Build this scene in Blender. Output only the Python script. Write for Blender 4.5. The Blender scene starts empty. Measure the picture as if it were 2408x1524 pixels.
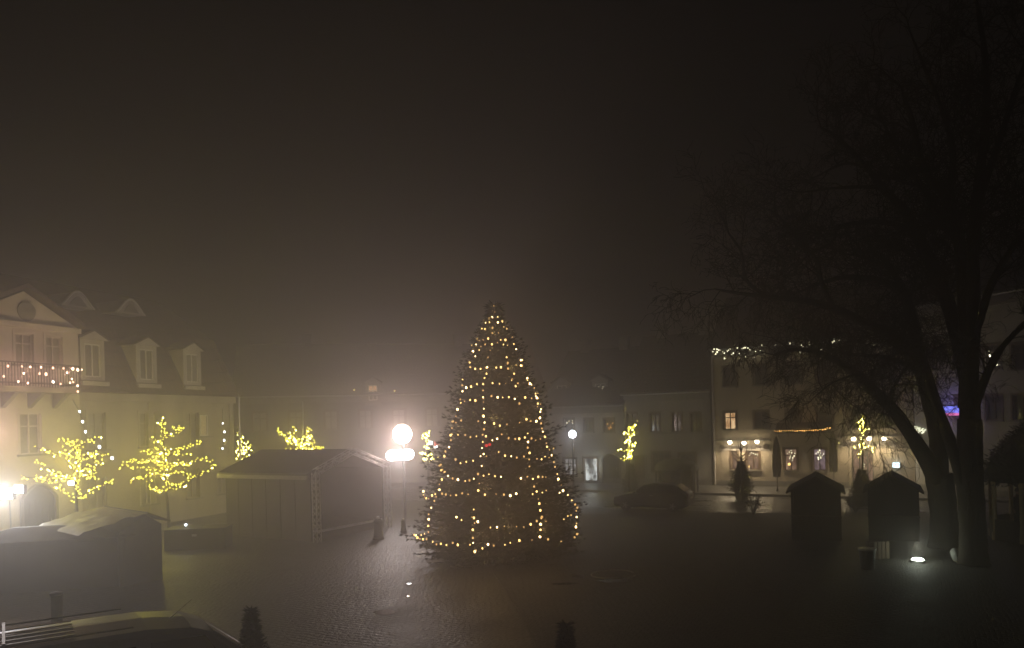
import bpy, math, random
from mathutils import Vector, Matrix
R = math.radians
sc = bpy.context.scene
COL = sc.collection

# ------------------------------------------------------------------ camera
F = 1786.0; CX = 1204.0; HY = 990.0; ROLL = R(1.5); EYE = 5.0     # a 2408 x 1524 reading of the photograph
cam_d = bpy.data.cameras.new('camera'); cam = bpy.data.objects.new('camera', cam_d); COL.objects.link(cam)
cam_d.sensor_width = 36; cam_d.lens = F / 2408 * 36; cam_d.shift_y = (HY - 762) / 2408
cam_d.clip_end = 600; cam_d.clip_start = 0.05
cam.matrix_world = Matrix.Translation((0, 0, EYE)) @ Matrix.Rotation(R(90), 4, 'X') @ Matrix.Rotation(-ROLL, 4, 'Z')
sc.camera = cam

# ------------------------------------------------------------------ world, view
w = bpy.data.worlds.new('World'); sc.world = w; w.use_nodes = True
nt = w.node_tree; nt.nodes.clear()
sky = nt.nodes.new('ShaderNodeTexSky'); sky.sky_type = 'NISHITA'; sky.sun_disc = False
sky.sun_elevation = R(-6); sky.sun_rotation = R(200); sky.dust_density = 6; sky.altitude = 50
b1 = nt.nodes.new('ShaderNodeBackground'); nt.links.new(sky.outputs[0], b1.inputs[0]); b1.inputs[1].default_value = 0.02
b2 = nt.nodes.new('ShaderNodeBackground'); b2.inputs[0].default_value = (1.0, .85, .78, 1); b2.inputs[1].default_value = 0.0026  # town glow on low cloud
ad = nt.nodes.new('ShaderNodeAddShader'); ou = nt.nodes.new('ShaderNodeOutputWorld')
nt.links.new(b1.outputs[0], ad.inputs[0]); nt.links.new(b2.outputs[0], ad.inputs[1]); nt.links.new(ad.outputs[0], ou.inputs[0])
vs = sc.view_settings; sc.display_settings.display_device = 'sRGB'
vs.view_transform = 'Standard'; vs.look = 'None'; vs.exposure = 0.0; vs.gamma = 1.0
cy = sc.cycles
cy.use_denoising = True; cy.denoiser = 'OPENIMAGEDENOISE'; cy.denoising_input_passes = 'RGB_ALBEDO_NORMAL'
cy.use_light_tree = True; cy.max_bounces = 4; cy.diffuse_bounces = 2; cy.glossy_bounces = 2; cy.transmission_bounces = 2
cy.volume_bounces = 0; cy.sample_clamp_indirect = 2.0; cy.caustics_reflective = False; cy.caustics_refractive = False
cy.use_adaptive_sampling = False
sc.render.filter_size = 1.5

# ------------------------------------------------------------------ rays through the photograph
def ray(x, y):
    sx, sy = x - CX, HY - y
    c, s = math.cos(ROLL), math.sin(ROLL)
    return Vector(((c * sx + s * sy) / F, 1.0, (-s * sx + c * sy) / F))
def P(x, y, d):
    return Vector((0, 0, EYE)) + ray(x, y) * d
def G(x, y, z=0.0):
    r = ray(x, y); return Vector((0, 0, EYE)) + r * ((z - EYE) / r.z)
def PZ(x, y, d):                      # (point, height) for a reading at a known distance
    return P(x, y, d)
def zm(ox, oy, s):                    # readings taken in an enlarged crop
    return lambda p: ((ox + p[0] / s) * .9922, (oy + p[1] / s) * .9922)

class Frame:                          # an upright facade: local x along it, local y into the house
    def __init__(self, a, b):
        self.o = Vector((a[0], a[1], 0)); d = Vector((b[0] - a[0], b[1] - a[1], 0)); self.len = d.length
        self.u = d.normalized(); self.n = Vector((-self.u.y, self.u.x, 0)); self.ang = math.atan2(d.y, d.x)
    def w(self, u, y, z): return self.o + self.u * u + self.n * y + Vector((0, 0, z))
    def px(self, x, y, off=0.0):      # -> (u, z) on the plane local y = off
        r = ray(x, y); e = Vector((0, 0, EYE)) - self.o
        t = (off - e.dot(self.n)) / r.dot(self.n); p = e + r * t
        return p.dot(self.u), p.z

# ------------------------------------------------------------------ mesh builder
class MB:
    def __init__(self): self.v = []; self.f = []
    def add(self, vs_, fs):
        o = len(self.v); self.v += [tuple(v) for v in vs_]; self.f += [tuple(i + o for i in f) for f in fs]; return self
    def box(self, c, s, rz=0, rx=0, ry=0):
        m = Matrix.Rotation(rz, 3, 'Z') @ Matrix.Rotation(ry, 3, 'Y') @ Matrix.Rotation(rx, 3, 'X'); c = Vector(c)
        vs_ = [c + m @ Vector((sx * s[0] / 2, sy * s[1] / 2, sz * s[2] / 2)) for sx in (-1, 1) for sy in (-1, 1) for sz in (-1, 1)]
        return self.add(vs_, [(0, 1, 3, 2), (4, 6, 7, 5), (0, 4, 5, 1), (2, 3, 7, 6), (0, 2, 6, 4), (1, 5, 7, 3)])
    def bx(self, x0, x1, y0, y1, z0, z1):
        return self.box(((x0 + x1) / 2, (y0 + y1) / 2, (z0 + z1) / 2), (abs(x1 - x0), abs(y1 - y0), abs(z1 - z0)))
    def tube(self, pts, rad, n=6, cap=True):
        pts = [Vector(p) for p in pts]
        if not isinstance(rad, (list, tuple)): rad = [rad] * len(pts)
        o = len(self.v); a = None
        for i, p in enumerate(pts):
            t = (pts[min(i + 1, len(pts) - 1)] - pts[max(i - 1, 0)])
            if t.length < 1e-9: t = Vector((0, 0, 1))
            t.normalize()
            if a is None:
                a = t.orthogonal().normalized()
            else:
                a = (a - t * a.dot(t)); a = a.normalized() if a.length > 1e-6 else t.orthogonal().normalized()
            b = t.cross(a)
            for k in range(n):
                g = 2 * math.pi * k / n
                self.v.append(tuple(p + (a * math.cos(g) + b * math.sin(g)) * rad[i]))
        for i in range(len(pts) - 1):
            for k in range(n):
                k2 = (k + 1) % n
                self.f.append((o + i * n + k, o + i * n + k2, o + (i + 1) * n + k2, o + (i + 1) * n + k))
        if cap:
            self.f.append(tuple(o + k for k in reversed(range(n)))); e = o + (len(pts) - 1) * n
            self.f.append(tuple(e + k for k in range(n)))
        return self
    def lathe(self, prof, c=(0, 0, 0), n=16, sx=1, sy=1):
        o = len(self.v)
        for (r, z) in prof:
            for k in range(n):
                g = 2 * math.pi * k / n
                self.v.append((c[0] + r * sx * math.cos(g), c[1] + r * sy * math.sin(g), c[2] + z))
        for i in range(len(prof) - 1):
            for k in range(n):
                k2 = (k + 1) % n
                self.f.append((o + i * n + k, o + i * n + k2, o + (i + 1) * n + k2, o + (i + 1) * n + k))
        self.f.append(tuple(o + k for k in reversed(range(n))))
        e = o + (len(prof) - 1) * n; self.f.append(tuple(e + k for k in range(n)))
        return self
    def ball(self, c, r, seg=10, rings=6, s=(1, 1, 1)):
        prof = [(max(1e-4, math.sin(math.pi * i / rings)) , -math.cos(math.pi * i / rings)) for i in range(rings + 1)]
        o = len(self.v); self.lathe(prof, (0, 0, 0), seg)
        for i in range(o, len(self.v)):
            v = self.v[i]; self.v[i] = (c[0] + v[0] * r * s[0], c[1] + v[1] * r * s[1], c[2] + v[2] * r * s[2])
        return self
    def prism(self, poly, y0, y1):    # polygon in local xz pushed along y
        n = len(poly)
        vs_ = [(p[0], y0, p[1]) for p in poly] + [(p[0], y1, p[1]) for p in poly]
        fs = [tuple(range(n)), tuple(reversed(range(n, 2 * n)))] + [(i, i + n, (i + 1) % n + n, (i + 1) % n) for i in range(n)]
        return self.add(vs_, fs)
    def prism_x(self, poly, x0, x1):  # polygon in local yz pushed along x
        n = len(poly)
        vs_ = [(x0, p[0], p[1]) for p in poly] + [(x1, p[0], p[1]) for p in poly]
        fs = [tuple(reversed(range(n))), tuple(range(n, 2 * n))] + [(i, (i + 1) % n, (i + 1) % n + n, i + n) for i in range(n)]
        return self.add(vs_, fs)
    def sheet(self, poly, z):
        return self.add([(p[0], p[1], z) for p in poly], [tuple(range(len(poly)))])
    def slab(self, poly, z0, z1):
        n = len(poly)
        vs_ = [(p[0], p[1], z0) for p in poly] + [(p[0], p[1], z1) for p in poly]
        return self.add(vs_, [tuple(reversed(range(n))), tuple(range(n, 2 * n))] + [(i, (i + 1) % n, (i + 1) % n + n, i + n) for i in range(n)])
    def build(self, name, m, parent=None, smooth=False, loc=None, bevel=0, label=None):
        me = bpy.data.meshes.new(name); me.from_pydata(self.v, [], self.f); me.update()
        if m is not None:
            for q in (m if isinstance(m, (list, tuple)) else [m]): me.materials.append(q)
        if smooth: me.polygons.foreach_set('use_smooth', [True] * len(me.polygons))
        o = bpy.data.objects.new(name, me); COL.objects.link(o)
        if parent is not None: o.parent = parent
        if loc is not None: o.location = loc
        if bevel:
            b = o.modifiers.new('bevel', 'BEVEL'); b.width = bevel; b.segments = 2; b.limit_method = 'ANGLE'
        if label: o['label'] = label
        return o

def tag(o, label=None, cat=None, group=None, kind=None):
    if label: o['label'] = label
    if cat: o['category'] = cat
    if group: o['group'] = group
    if kind: o['kind'] = kind
    return o
def thing(name, label, cat, loc=(0, 0, 0), rz=0, group=None):
    o = bpy.data.objects.new(name, None); COL.objects.link(o); o.location = loc; o.rotation_euler = (0, 0, rz)
    o.empty_display_size = .2
    return tag(o, label, cat, group)
def copy_part(o, parent, loc=None):
    c = o.copy(); COL.objects.link(c); c.parent = parent
    if loc is not None: c.location = loc
    return c
def copy_tree(o, parent=None):
    c = o.copy(); COL.objects.link(c); c.parent = parent
    for ch in list(o.children): copy_tree(ch, c)
    return c
def lamp(name, loc, power, color, parent=None, r=.08, kind='POINT', **kw):
    l = bpy.data.lights.new(name, kind); l.energy = power; l.color = color; l.shadow_soft_size = r
    for k, v in kw.items(): setattr(l, k, v)
    o = bpy.data.objects.new(name, l); COL.objects.link(o); o.location = loc
    if parent is not None: o.parent = parent
    return o

# ------------------------------------------------------------------ materials
def mat(name, base, rough=.8, scale=3.0, amt=.25, bump=0.0, bscale=None, metal=0.0, tint=None, spec=.3, streak=False):
    m = bpy.data.materials.new(name); m.use_nodes = True; t = m.node_tree; p = t.nodes['Principled BSDF']
    p.inputs['Roughness'].default_value = rough; p.inputs['Metallic'].default_value = metal
    p.inputs['Specular IOR Level'].default_value = spec
    tc = t.nodes.new('ShaderNodeTexCoord'); n = t.nodes.new('ShaderNodeTexNoise')
    n.inputs['Scale'].default_value = scale; n.inputs['Detail'].default_value = 5
    src = tc.outputs['Object']
    if streak:
        mp = t.nodes.new('ShaderNodeMapping'); mp.inputs['Scale'].default_value = (1, 1, .15); t.links.new(src, mp.inputs[0]); src = mp.outputs[0]
    t.links.new(src, n.inputs['Vector'])
    r = t.nodes.new('ShaderNodeValToRGB'); r.color_ramp.elements[0].position = .3; r.color_ramp.elements[1].position = .7
    lo = tint or tuple(c * (1 - amt) for c in base)
    r.color_ramp.elements[0].color = (*lo, 1); r.color_ramp.elements[1].color = (*[min(1, c * (1 + amt * .6)) for c in base], 1)
    t.links.new(n.outputs[0], r.inputs[0]); t.links.new(r.outputs[0], p.inputs['Base Color'])
    if bump:
        n2 = t.nodes.new('ShaderNodeTexNoise'); n2.inputs['Scale'].default_value = bscale or scale * 8; n2.inputs['Detail'].default_value = 4
        b = t.nodes.new('ShaderNodeBump'); b.inputs['Strength'].default_value = bump; b.inputs['Distance'].default_value = .03
        t.links.new(tc.outputs['Object'], n2.inputs['Vector']); t.links.new(n2.outputs[0], b.inputs['Height']); t.links.new(b.outputs[0], p.inputs['Normal'])
    return m
def emis(name, color, strength, sample=True):
    m = bpy.data.materials.new(name); m.use_nodes = True; t = m.node_tree; t.nodes.clear()
    e = t.nodes.new('ShaderNodeEmission'); e.inputs[0].default_value = (*color, 1); e.inputs[1].default_value = strength
    o = t.nodes.new('ShaderNodeOutputMaterial'); t.links.new(e.outputs[0], o.inputs[0])
    m.cycles.emission_sampling = 'AUTO' if sample else 'NONE'
    return m
def brickish(name, base, mortar, size, rough, bump, row=.5, wet=.0, ang=0.0):
    m = bpy.data.materials.new(name); m.use_nodes = True; t = m.node_tree; p = t.nodes['Principled BSDF']
    tc = t.nodes.new('ShaderNodeTexCoord'); mp = t.nodes.new('ShaderNodeMapping'); mp.inputs['Rotation'].default_value = (0, 0, ang)
    t.links.new(tc.outputs['Object'], mp.inputs[0])
    wob = t.nodes.new('ShaderNodeTexNoise'); wob.inputs['Scale'].default_value = .35; t.links.new(mp.outputs[0], wob.inputs['Vector'])
    mx = t.nodes.new('ShaderNodeVectorMath'); mx.operation = 'MULTIPLY_ADD'; mx.inputs[1].default_value = (.5, .5, 0)
    t.links.new(wob.outputs['Color'], mx.inputs[0]); t.links.new(mp.outputs[0], mx.inputs[2])
    b = t.nodes.new('ShaderNodeTexBrick'); b.inputs['Scale'].default_value = 1.0
    b.inputs['Brick Width'].default_value = size; b.inputs['Row Height'].default_value = size * row * 2
    b.inputs['Mortar Size'].default_value = size * .09; b.inputs['Mortar Smooth'].default_value = .6
    b.inputs['Color1'].default_value = (*base, 1); b.inputs['Color2'].default_value = (*[c * .62 for c in base], 1); b.inputs['Mortar'].default_value = (*mortar, 1)
    t.links.new(mx.outputs[0], b.inputs['Vector'])
    n = t.nodes.new('ShaderNodeTexNoise'); n.inputs['Scale'].default_value = .5; n.inputs['Detail'].default_value = 6; t.links.new(tc.outputs['Object'], n.inputs['Vector'])
    mr = t.nodes.new('ShaderNodeMapRange'); mr.inputs[1].default_value = .35; mr.inputs[2].default_value = .7
    mr.inputs[3].default_value = rough - wet; mr.inputs[4].default_value = rough
    t.links.new(n.outputs[0], mr.inputs[0]); t.links.new(mr.outputs[0], p.inputs['Roughness'])
    mul = t.nodes.new('ShaderNodeMixRGB'); mul.blend_type = 'MULTIPLY'; mul.inputs[0].default_value = .6
    cr = t.nodes.new('ShaderNodeValToRGB'); cr.color_ramp.elements[0].position = .3; cr.color_ramp.elements[1].position = .75
    cr.color_ramp.elements[0].color = (.45, .45, .45, 1); t.links.new(n.outputs[0], cr.inputs[0])
    t.links.new(b.outputs['Color'], mul.inputs[1]); t.links.new(cr.outputs[0], mul.inputs[2]); t.links.new(mul.outputs[0], p.inputs['Base Color'])
    n3 = t.nodes.new('ShaderNodeTexNoise'); n3.inputs['Scale'].default_value = 9; t.links.new(mx.outputs[0], n3.inputs['Vector'])
    sub = t.nodes.new('ShaderNodeMath'); sub.operation = 'MULTIPLY_ADD'; sub.inputs[1].default_value = -1; t.links.new(b.outputs['Fac'], sub.inputs[0]); t.links.new(n3.outputs[0], sub.inputs[2])
    bp = t.nodes.new('ShaderNodeBump'); bp.inputs['Strength'].default_value = bump; bp.inputs['Distance'].default_value = .05
    t.links.new(sub.outputs[0], bp.inputs['Height']); t.links.new(bp.outputs[0], p.inputs['Normal'])
    return m

M = dict(
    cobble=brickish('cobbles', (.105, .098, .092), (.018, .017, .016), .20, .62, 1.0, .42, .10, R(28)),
    road=brickish('road cobbles', (.16, .15, .14), (.03, .03, .03), .24, .5, 1.0, .5, .25, R(-28)),
    slabs=brickish('paving slabs', (.16, .155, .145), (.05, .05, .05), .5, .6, .4, .5, .2, R(-28)),
    shaded_paving=brickish('shadow-darkened cobbles', (.092, .086, .08), (.018, .017, .016), .20, .74, 1.0, .42, .10, R(28)),  # same cobbles, darker and duller: tree shadow put into the colour
    cream=mat('cream render', (.36, .33, .285), .9, .6, .30, .2, 40, streak=True),
    cream2=mat('pale plaster', (.52, .48, .44), .9, .6, .26, .2, 40),
    white=mat('white paint', (.72, .70, .66), .7, 2, .08),
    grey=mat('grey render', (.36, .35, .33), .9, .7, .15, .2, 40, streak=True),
    far=mat('fog-dimmed plaster', (.15, .14, .125), .9, .6, .35, .2, 40, streak=True), pale=mat('pale weathered plaster', (.36, .34, .31), .9, .6, .32, .2, 40, streak=True),  # both plasters darkened in place of thicker fog; only the streaks are weathering
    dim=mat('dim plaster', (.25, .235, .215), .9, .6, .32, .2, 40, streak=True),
    beige=mat('beige render', (.40, .34, .26), .9, .6, .30, .2, 40, streak=True),
    roof=brickish('brown roof tiles', (.13, .07, .045), (.04, .025, .02), .3, .75, .9, .6, .1),
    roofd=brickish('dark roof tiles', (.07, .05, .042), (.025, .02, .02), .3, .75, .9, .6, .1),
    glassl=mat('glass paled as haze', (.24, .22, .185), .4, 2, .2, spec=.5), brown=mat('brown window frame', (.10, .06, .035), .6, 4, .2),  # pane colour lightened to imitate haze over these windows
    glass=mat('dark window glass', (.02, .022, .025), .12, 2, .2, spec=.6),
    door=mat('dark painted door', (.035, .04, .035), .5, 4, .3),
    wood=mat('weathered boards', (.085, .062, .042), .85, 2.5, .35, .4, 30, streak=True),
    woodd=mat('dark boards', (.05, .038, .028), .9, 2.5, .35, .4, 30, streak=True),
    felt=mat('roofing felt', (.06, .055, .05), .8, 4, .3, .4, 40),
    tarp=mat('yellow-lit tarpaulin', (.30, .28, .09), .55, 1.2, .25, .9, 3),  # yellow light from the bulb trees put into the base colour
    tent=mat('grey tent sheeting', (.07, .066, .062), .75, 1.0, .25, .5, 3),
    alu=mat('aluminium truss', (.75, .75, .75), .45, 8, .12, metal=.35),
    steel=mat('galvanised steel', (.4, .4, .4), .45, 8, .2, metal=.7),
    black=mat('black painted metal', (.02, .02, .02), .5, 8, .3),
    stone=mat('dark bollard stone', (.06, .058, .055), .8, 12, .35, .6, 60),
    rock=mat('pale boulder', (.30, .30, .29), .85, 5, .4, .9, 10),
    bark=mat('bark', (.050, .043, .034), .95, 6, .4, 1.0, 25, streak=True, spec=.1),
    twig=mat('twigs', (.045, .037, .029), .95, 9, .3, spec=.1),
    needle=mat('spruce needles', (.026, .038, .014), .8, 2.2, .55, spec=.15),
    needle2=mat('thuja leaves', (.03, .042, .02), .8, 3, .5, spec=.15),
    car=mat('dark car paint', (.016, .016, .019), .28, 3, .1, spec=.6),
    van=mat('grey van paint', (.33, .345, .40), .45, 3, .08, spec=.5),
    rubber=mat('tyre rubber', (.015, .015, .015), .85, 9, .3),
    rim=mat('wheel alloy', (.35, .35, .35), .4, 9, .2, metal=.7),
    tail=mat('red tail lamp glass', (.25, .02, .02), .2, 9, .1, spec=.6),
    hedge=mat('leaf garnish', (.03, .04, .018), .85, 5, .5, spec=.1),
    skin=mat('skin', (.42, .28, .21), .6, 12, .1), coat=mat('dark coat', (.02, .02, .024), .9, 9, .3), hair=mat('dark hair', (.03, .022, .016), .7, 20, .3),
    canvas=mat('dark parasol canvas', (.055, .045, .04), .9, 6, .3),
    curtain=mat('net curtain', (.7, .62, .5), .9, 6, .2),
    cable=mat('pale cable', (.35, .34, .32), .7, 9, .2),
    lit_post=mat('amber-lit post', (.62, .50, .28), .7, 4, .3, streak=True),  # amber light on the posts painted into their own colour
    water=mat('standing water', (.02, .02, .02), .03, 3, .1, spec=.9),
    litter=mat('white litter', (.75, .75, .75), .6, 9, .1),
    plinth=mat('plinth stone', (.20, .19, .175), .9, 3, .2, .4, 30),
)
E = dict(
    warm=emis('warm bulb', (1, .60, .18), 5.0, False), warm_hot=emis('bright warm bulb', (1, .66, .26), 13, False), warm_dim=emis('half hidden warm bulb', (1, .56, .17), 1.5, False),
    yellow=emis('yellow bulb', (1, .86, .07), 13.0, False), yellow_hot=emis('bright yellow bulb', (1, .88, .20), 60, False), yellow_dim=emis('half hidden yellow bulb', (1, .82, .06), 3.0, False),
    pink=emis('rosy bulb', (1, .60, .40), 9, False), pink_hot=emis('bright rosy bulb', (1, .74, .58), 22, False), pink_dim=emis('half hidden rosy bulb', (1, .55, .36), 5, False),
    white=emis('white bulb', (.95, 1, .95), 14, False),
    pale=emis('pale icicle bulb', (1, .92, .6), 6, False),
    orange=emis('orange bulb', (1, .48, .12), 6, False),
)
BULB = {}
def bulb_mesh(r, key):
    k = (round(r, 3), key)
    if k not in BULB:
        mb = MB().ball((0, 0, 0), r, 8, 5, (1, 1, 1.25)); o = mb.build('bulb', E[key]); BULB[k] = o.data; bpy.data.objects.remove(o)
    return BULB[k]
def chain(label, pts, key, r, group, wire=True, wr=.008, cat='light string', max_parts=100, jit=.25, name='light_chain', rng=random.Random(5), wires=None):
    """a run of bulbs on its own wire; every bulb a part (the 100 first, the rest as one stuff part)"""
    o = thing(name, label, cat, pts[0], 0, group); p0 = Vector(pts[0])
    if wire:
        mb = MB()
        for run in (wires or [pts]): mb.tube([Vector(q) - p0 for q in run], wr, 4, False)
        mb.build('wire', M['black'], o)
    order = list(pts); keys = [key, key, key + '_hot', key + '_dim', key + '_dim'] if key + '_hot' in E else [key]
    if len(order) > max_parts: rng.shuffle(order)
    cen = sum((Vector(q) for q in order), Vector()) / len(order)
    for q in order[:max_parts]:
        near = key == 'yellow' and rng.random() < 1.1 * math.exp(-(Vector(q) - cen).length / .75)
        b = bpy.data.objects.new('bulb', bulb_mesh(r * rng.choice((.7, .85, 1.0, 1.15, 1.3)), key + '_hot' if near else rng.choice(keys))); COL.objects.link(b)
        b.parent = o; b.location = Vector(q) - p0
    if len(order) > max_parts:
        mb = MB()
        for q in order[max_parts:]:
            mb.ball(Vector(q) - p0, r * rng.uniform(.7, 1.25), 6, 4)
        tag(mb.build('bulb', E[key], o), kind='stuff')
    return o
def resample(pts, step, rng=None, jit=0.0):
    pts = [Vector(p) for p in pts]; out = [pts[0]]; acc = 0.0
    for a, b in zip(pts, pts[1:]):
        L = (b - a).length
        if L < 1e-6: continue
        while acc + L >= step:
            t = (step - acc) / L; a = a + (b - a) * t; L = (b - a).length; acc = 0.0; q = a.copy()
            if rng and jit: q += Vector((rng.gauss(0, jit), rng.gauss(0, jit), rng.gauss(0, jit)))
            out.append(q)
        acc += L
    return out
# ================================================================== ground
def emis_tex(name, c1, c2, s, scale=6.0, sample=True, rot=0):
    m = emis(name, c1, s, sample); t = m.node_tree; e = [n for n in t.nodes if n.type == 'EMISSION'][0]
    tc = t.nodes.new('ShaderNodeTexCoord'); n = t.nodes.new('ShaderNodeTexNoise'); n.inputs['Scale'].default_value = scale
    mp = t.nodes.new('ShaderNodeMapping'); mp.inputs['Scale'].default_value = (1, 1, .45)
    t.links.new(tc.outputs['Object'], mp.inputs[0]); t.links.new(mp.outputs[0], n.inputs['Vector'])
    r = t.nodes.new('ShaderNodeValToRGB'); r.color_ramp.elements[0].position = .38; r.color_ramp.elements[1].position = .62
    r.color_ramp.elements[0].color = (*c2, 1); r.color_ramp.elements[1].color = (*c1, 1)
    t.links.new(n.outputs[0], r.inputs[0]); t.links.new(r.outputs[0], e.inputs[0]); return m
E.update(
    room=emis_tex('lit room', (1, .68, .36), (.42, .22, .09), 1.7, 3.0),
    roomdim=emis_tex('dim lit room', (.55, .34, .22), (.16, .085, .06), .95, 4.0, False),
    roompurple=emis_tex('violet lit room', (.5, .36, .42), (.15, .09, .10), .8, 4.0, False),
    shop=emis_tex('lit shop', (.95, 1, .97), (.03, .035, .035), 1.6, 2.6),
    shopdim=emis_tex('dim lit shop', (.8, .8, .8), (.05, .05, .05), .7, 5.0, False),
    disc=emis('lit sign disc', (1, .80, .66), 26), panel=emis('lit sign panel', (1, .97, .98), 26),
    globe=emis('frosted lamp globe', (.84, .91, 1), 34), flood=emis('floodlight glass', (.95, .97, 1), 60),
    spot=emis('spotlight lens', (1, .83, .55), 40), up=emis('ground light lens', (.88, 1, .80), 18),
    neon=emis('script neon tube', (1, 1, .70), 3.2), blue=emis('blue sign light', (.20, .22, 1), 2.6), pink2=emis('pink sign light', (1, .22, .55), 1.8),
    menu=emis('menu case light', (.72, .95, 1), 5), red=emis('red light', (1, .05, .05), 1.1), lantern=emis('lantern glass', (1, .74, .62), 40),
    small=emis('small cold lamp', (.75, .87, 1), 12),
)
big = [(-200, -60), (200, -60), (200, 260), (-200, 260)]
tag(MB().sheet(big, 0.0).build('square_paving', M['cobble']), kind='structure')
FL = Frame(P(1675, 1100, 53.2), P(2150, 1100, 47.0))       # the line of the right-hand facades
def on_line(px, out=0.0):
    u, _ = FL.px(px, 1100); return FL.w(u, -out, 0)
def strip(o0, o1, u0=-34, u1=40): return [FL.w(u0, -o1, 0), FL.w(u1, -o1, 0), FL.w(u1, -o0, 0), FL.w(u0, -o0, 0)]
tag(MB().slab(strip(-.5, 5.2), -.1, .13).build('pavement', M['slabs'], bevel=.02), kind='structure')
tag(MB().slab(strip(5.2, 5.42), -.1, .14).build('kerb', M['plinth']), kind='structure')
tag(MB().sheet(strip(5.42, 13.6), .004).build('cobbled_road', M['road']), kind='structure')
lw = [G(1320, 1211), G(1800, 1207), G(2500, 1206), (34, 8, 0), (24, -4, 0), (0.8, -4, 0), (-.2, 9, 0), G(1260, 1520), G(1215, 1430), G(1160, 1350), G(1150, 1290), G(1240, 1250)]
tag(MB().slab(lw, -.1, .03).build('shaded_paving', M['shaded_paving']), kind='structure')  # darker sheet laid where the Christmas tree's shadow falls
rr = random.Random(77)

# ================================================================== houses
def wall_mesh(mb, u0, u1, z0, z1, holes, y=0.0, dep=.24):
    us = sorted({u0, u1, *[h[0] for h in holes], *[h[1] for h in holes]}); zs = sorted({z0, z1, *[h[2] for h in holes], *[h[3] for h in holes]})
    us = [a for a in us if u0 <= a <= u1]; zs = [a for a in zs if z0 <= a <= z1]
    for a, b in zip(us, us[1:]):
        for c, d in zip(zs, zs[1:]):
            mu, mz = (a + b) / 2, (c + d) / 2
            if any(h[0] < mu < h[1] and h[2] < mz < h[3] for h in holes): continue
            mb.add([(a, y, c), (b, y, c), (b, y, d), (a, y, d)], [(0, 1, 2, 3)])
    for h in holes:
        a, b, c, d = h[:4]
        mb.add([(a, y, c), (b, y, c), (b, y, d), (a, y, d), (a, y + dep, c), (b, y + dep, c), (b, y + dep, d), (a, y + dep, d)],
               [(0, 4, 5, 1), (1, 5, 6, 2), (2, 6, 7, 3), (3, 7, 4, 0)])
def window(root, h, y=0.0, frame=None, trim=True, sill=True, kind='window'):
    a, b, c, d, pane, nx, nz = h[:7]; frame = frame or M['white']
    mb = MB(); t = .06; y0, y1 = y + .10, y + .17
    mb.bx(a, a + t, y0, y1, c, d); mb.bx(b - t, b, y0, y1, c, d); mb.bx(a + t, b - t, y0, y1, c, c + t); mb.bx(a + t, b - t, y0, y1, d - t, d)
    for i in range(1, nx):
        q = a + (b - a) * i / nx; mb.bx(q - .03, q + .03, y0 + .005, y1, c + t, d - t)
    for i in range(1, nz):
        q = c + (d - c) * (.68 if nz == 2 else i / nz); mb.bx(a + t, b - t, y0 + .008, y1, q - .03, q + .03)
    if trim:
        s = .12; mb.bx(a - s, a, y - .035, y + .02, c, d + s); mb.bx(b, b + s, y - .035, y + .02, c, d + s); mb.bx(a, b, y - .035, y + .02, d, d + s)
    w_ = mb.build(kind, frame, root)
    MB().bx(a, b, y + .175, y + .2, c, d).build('pane', pane, w_)
    if sill: MB().bx(a - .16, b + .16, y - .14, y - .002, c - .08, c - .002).build('sill', M['plinth'], w_)
    return w_
def door(root, a, b, c, d, y=0.0, m=None, arch=0.0, name='door'):
    mb = MB(); n = 10
    poly = [(a, c), (b, c), (b, d)] + [(b + (a - b) * i / n, d + arch * math.sin(math.pi * i / n)) for i in range(1, n)] + [(a, d)]
    mb.prism(poly, y + .02, y + .08)
    for i in range(1, 5):
        q = a + (b - a) * i / 5; mb.bx(q - .02, q + .02, y - .005, y + .018, c + .1, d - .1)
    dd = mb.build(name, m or M['door'], root); mb = MB(); s = .14
    mb.bx(a - s, a, y - .06, y + .03, c, d); mb.bx(b, b + s, y - .06, y + .03, c, d)
    mb.tube([(b + s / 2 + (a - b - s) * i / n, y - .02, d + (arch + .06) * math.sin(math.pi * i / n)) for i in range(n + 1)], .07, 6)
    mb.build('door_frame', M['plinth'], dd)
    MB().tube([(b - .22, y - .05, c + 1.0), (b - .22, y - .05, c + 1.18)], .018, 6).build('handle', M['steel'], dd); return dd
def gable_roof(mb, u0, u1, dep, ez, rz, over=.35, th=.16):
    y0, y1, ym = -over, dep + over, dep / 2
    k = (rz - ez) / (ym - y0) ; 
    mb.prism_x([(y0, ez), (ym, rz), (y1, ez), (y1, ez + th), (ym, rz + th), (y0, ez + th)], u0 - .15, u1 + .15)
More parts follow.
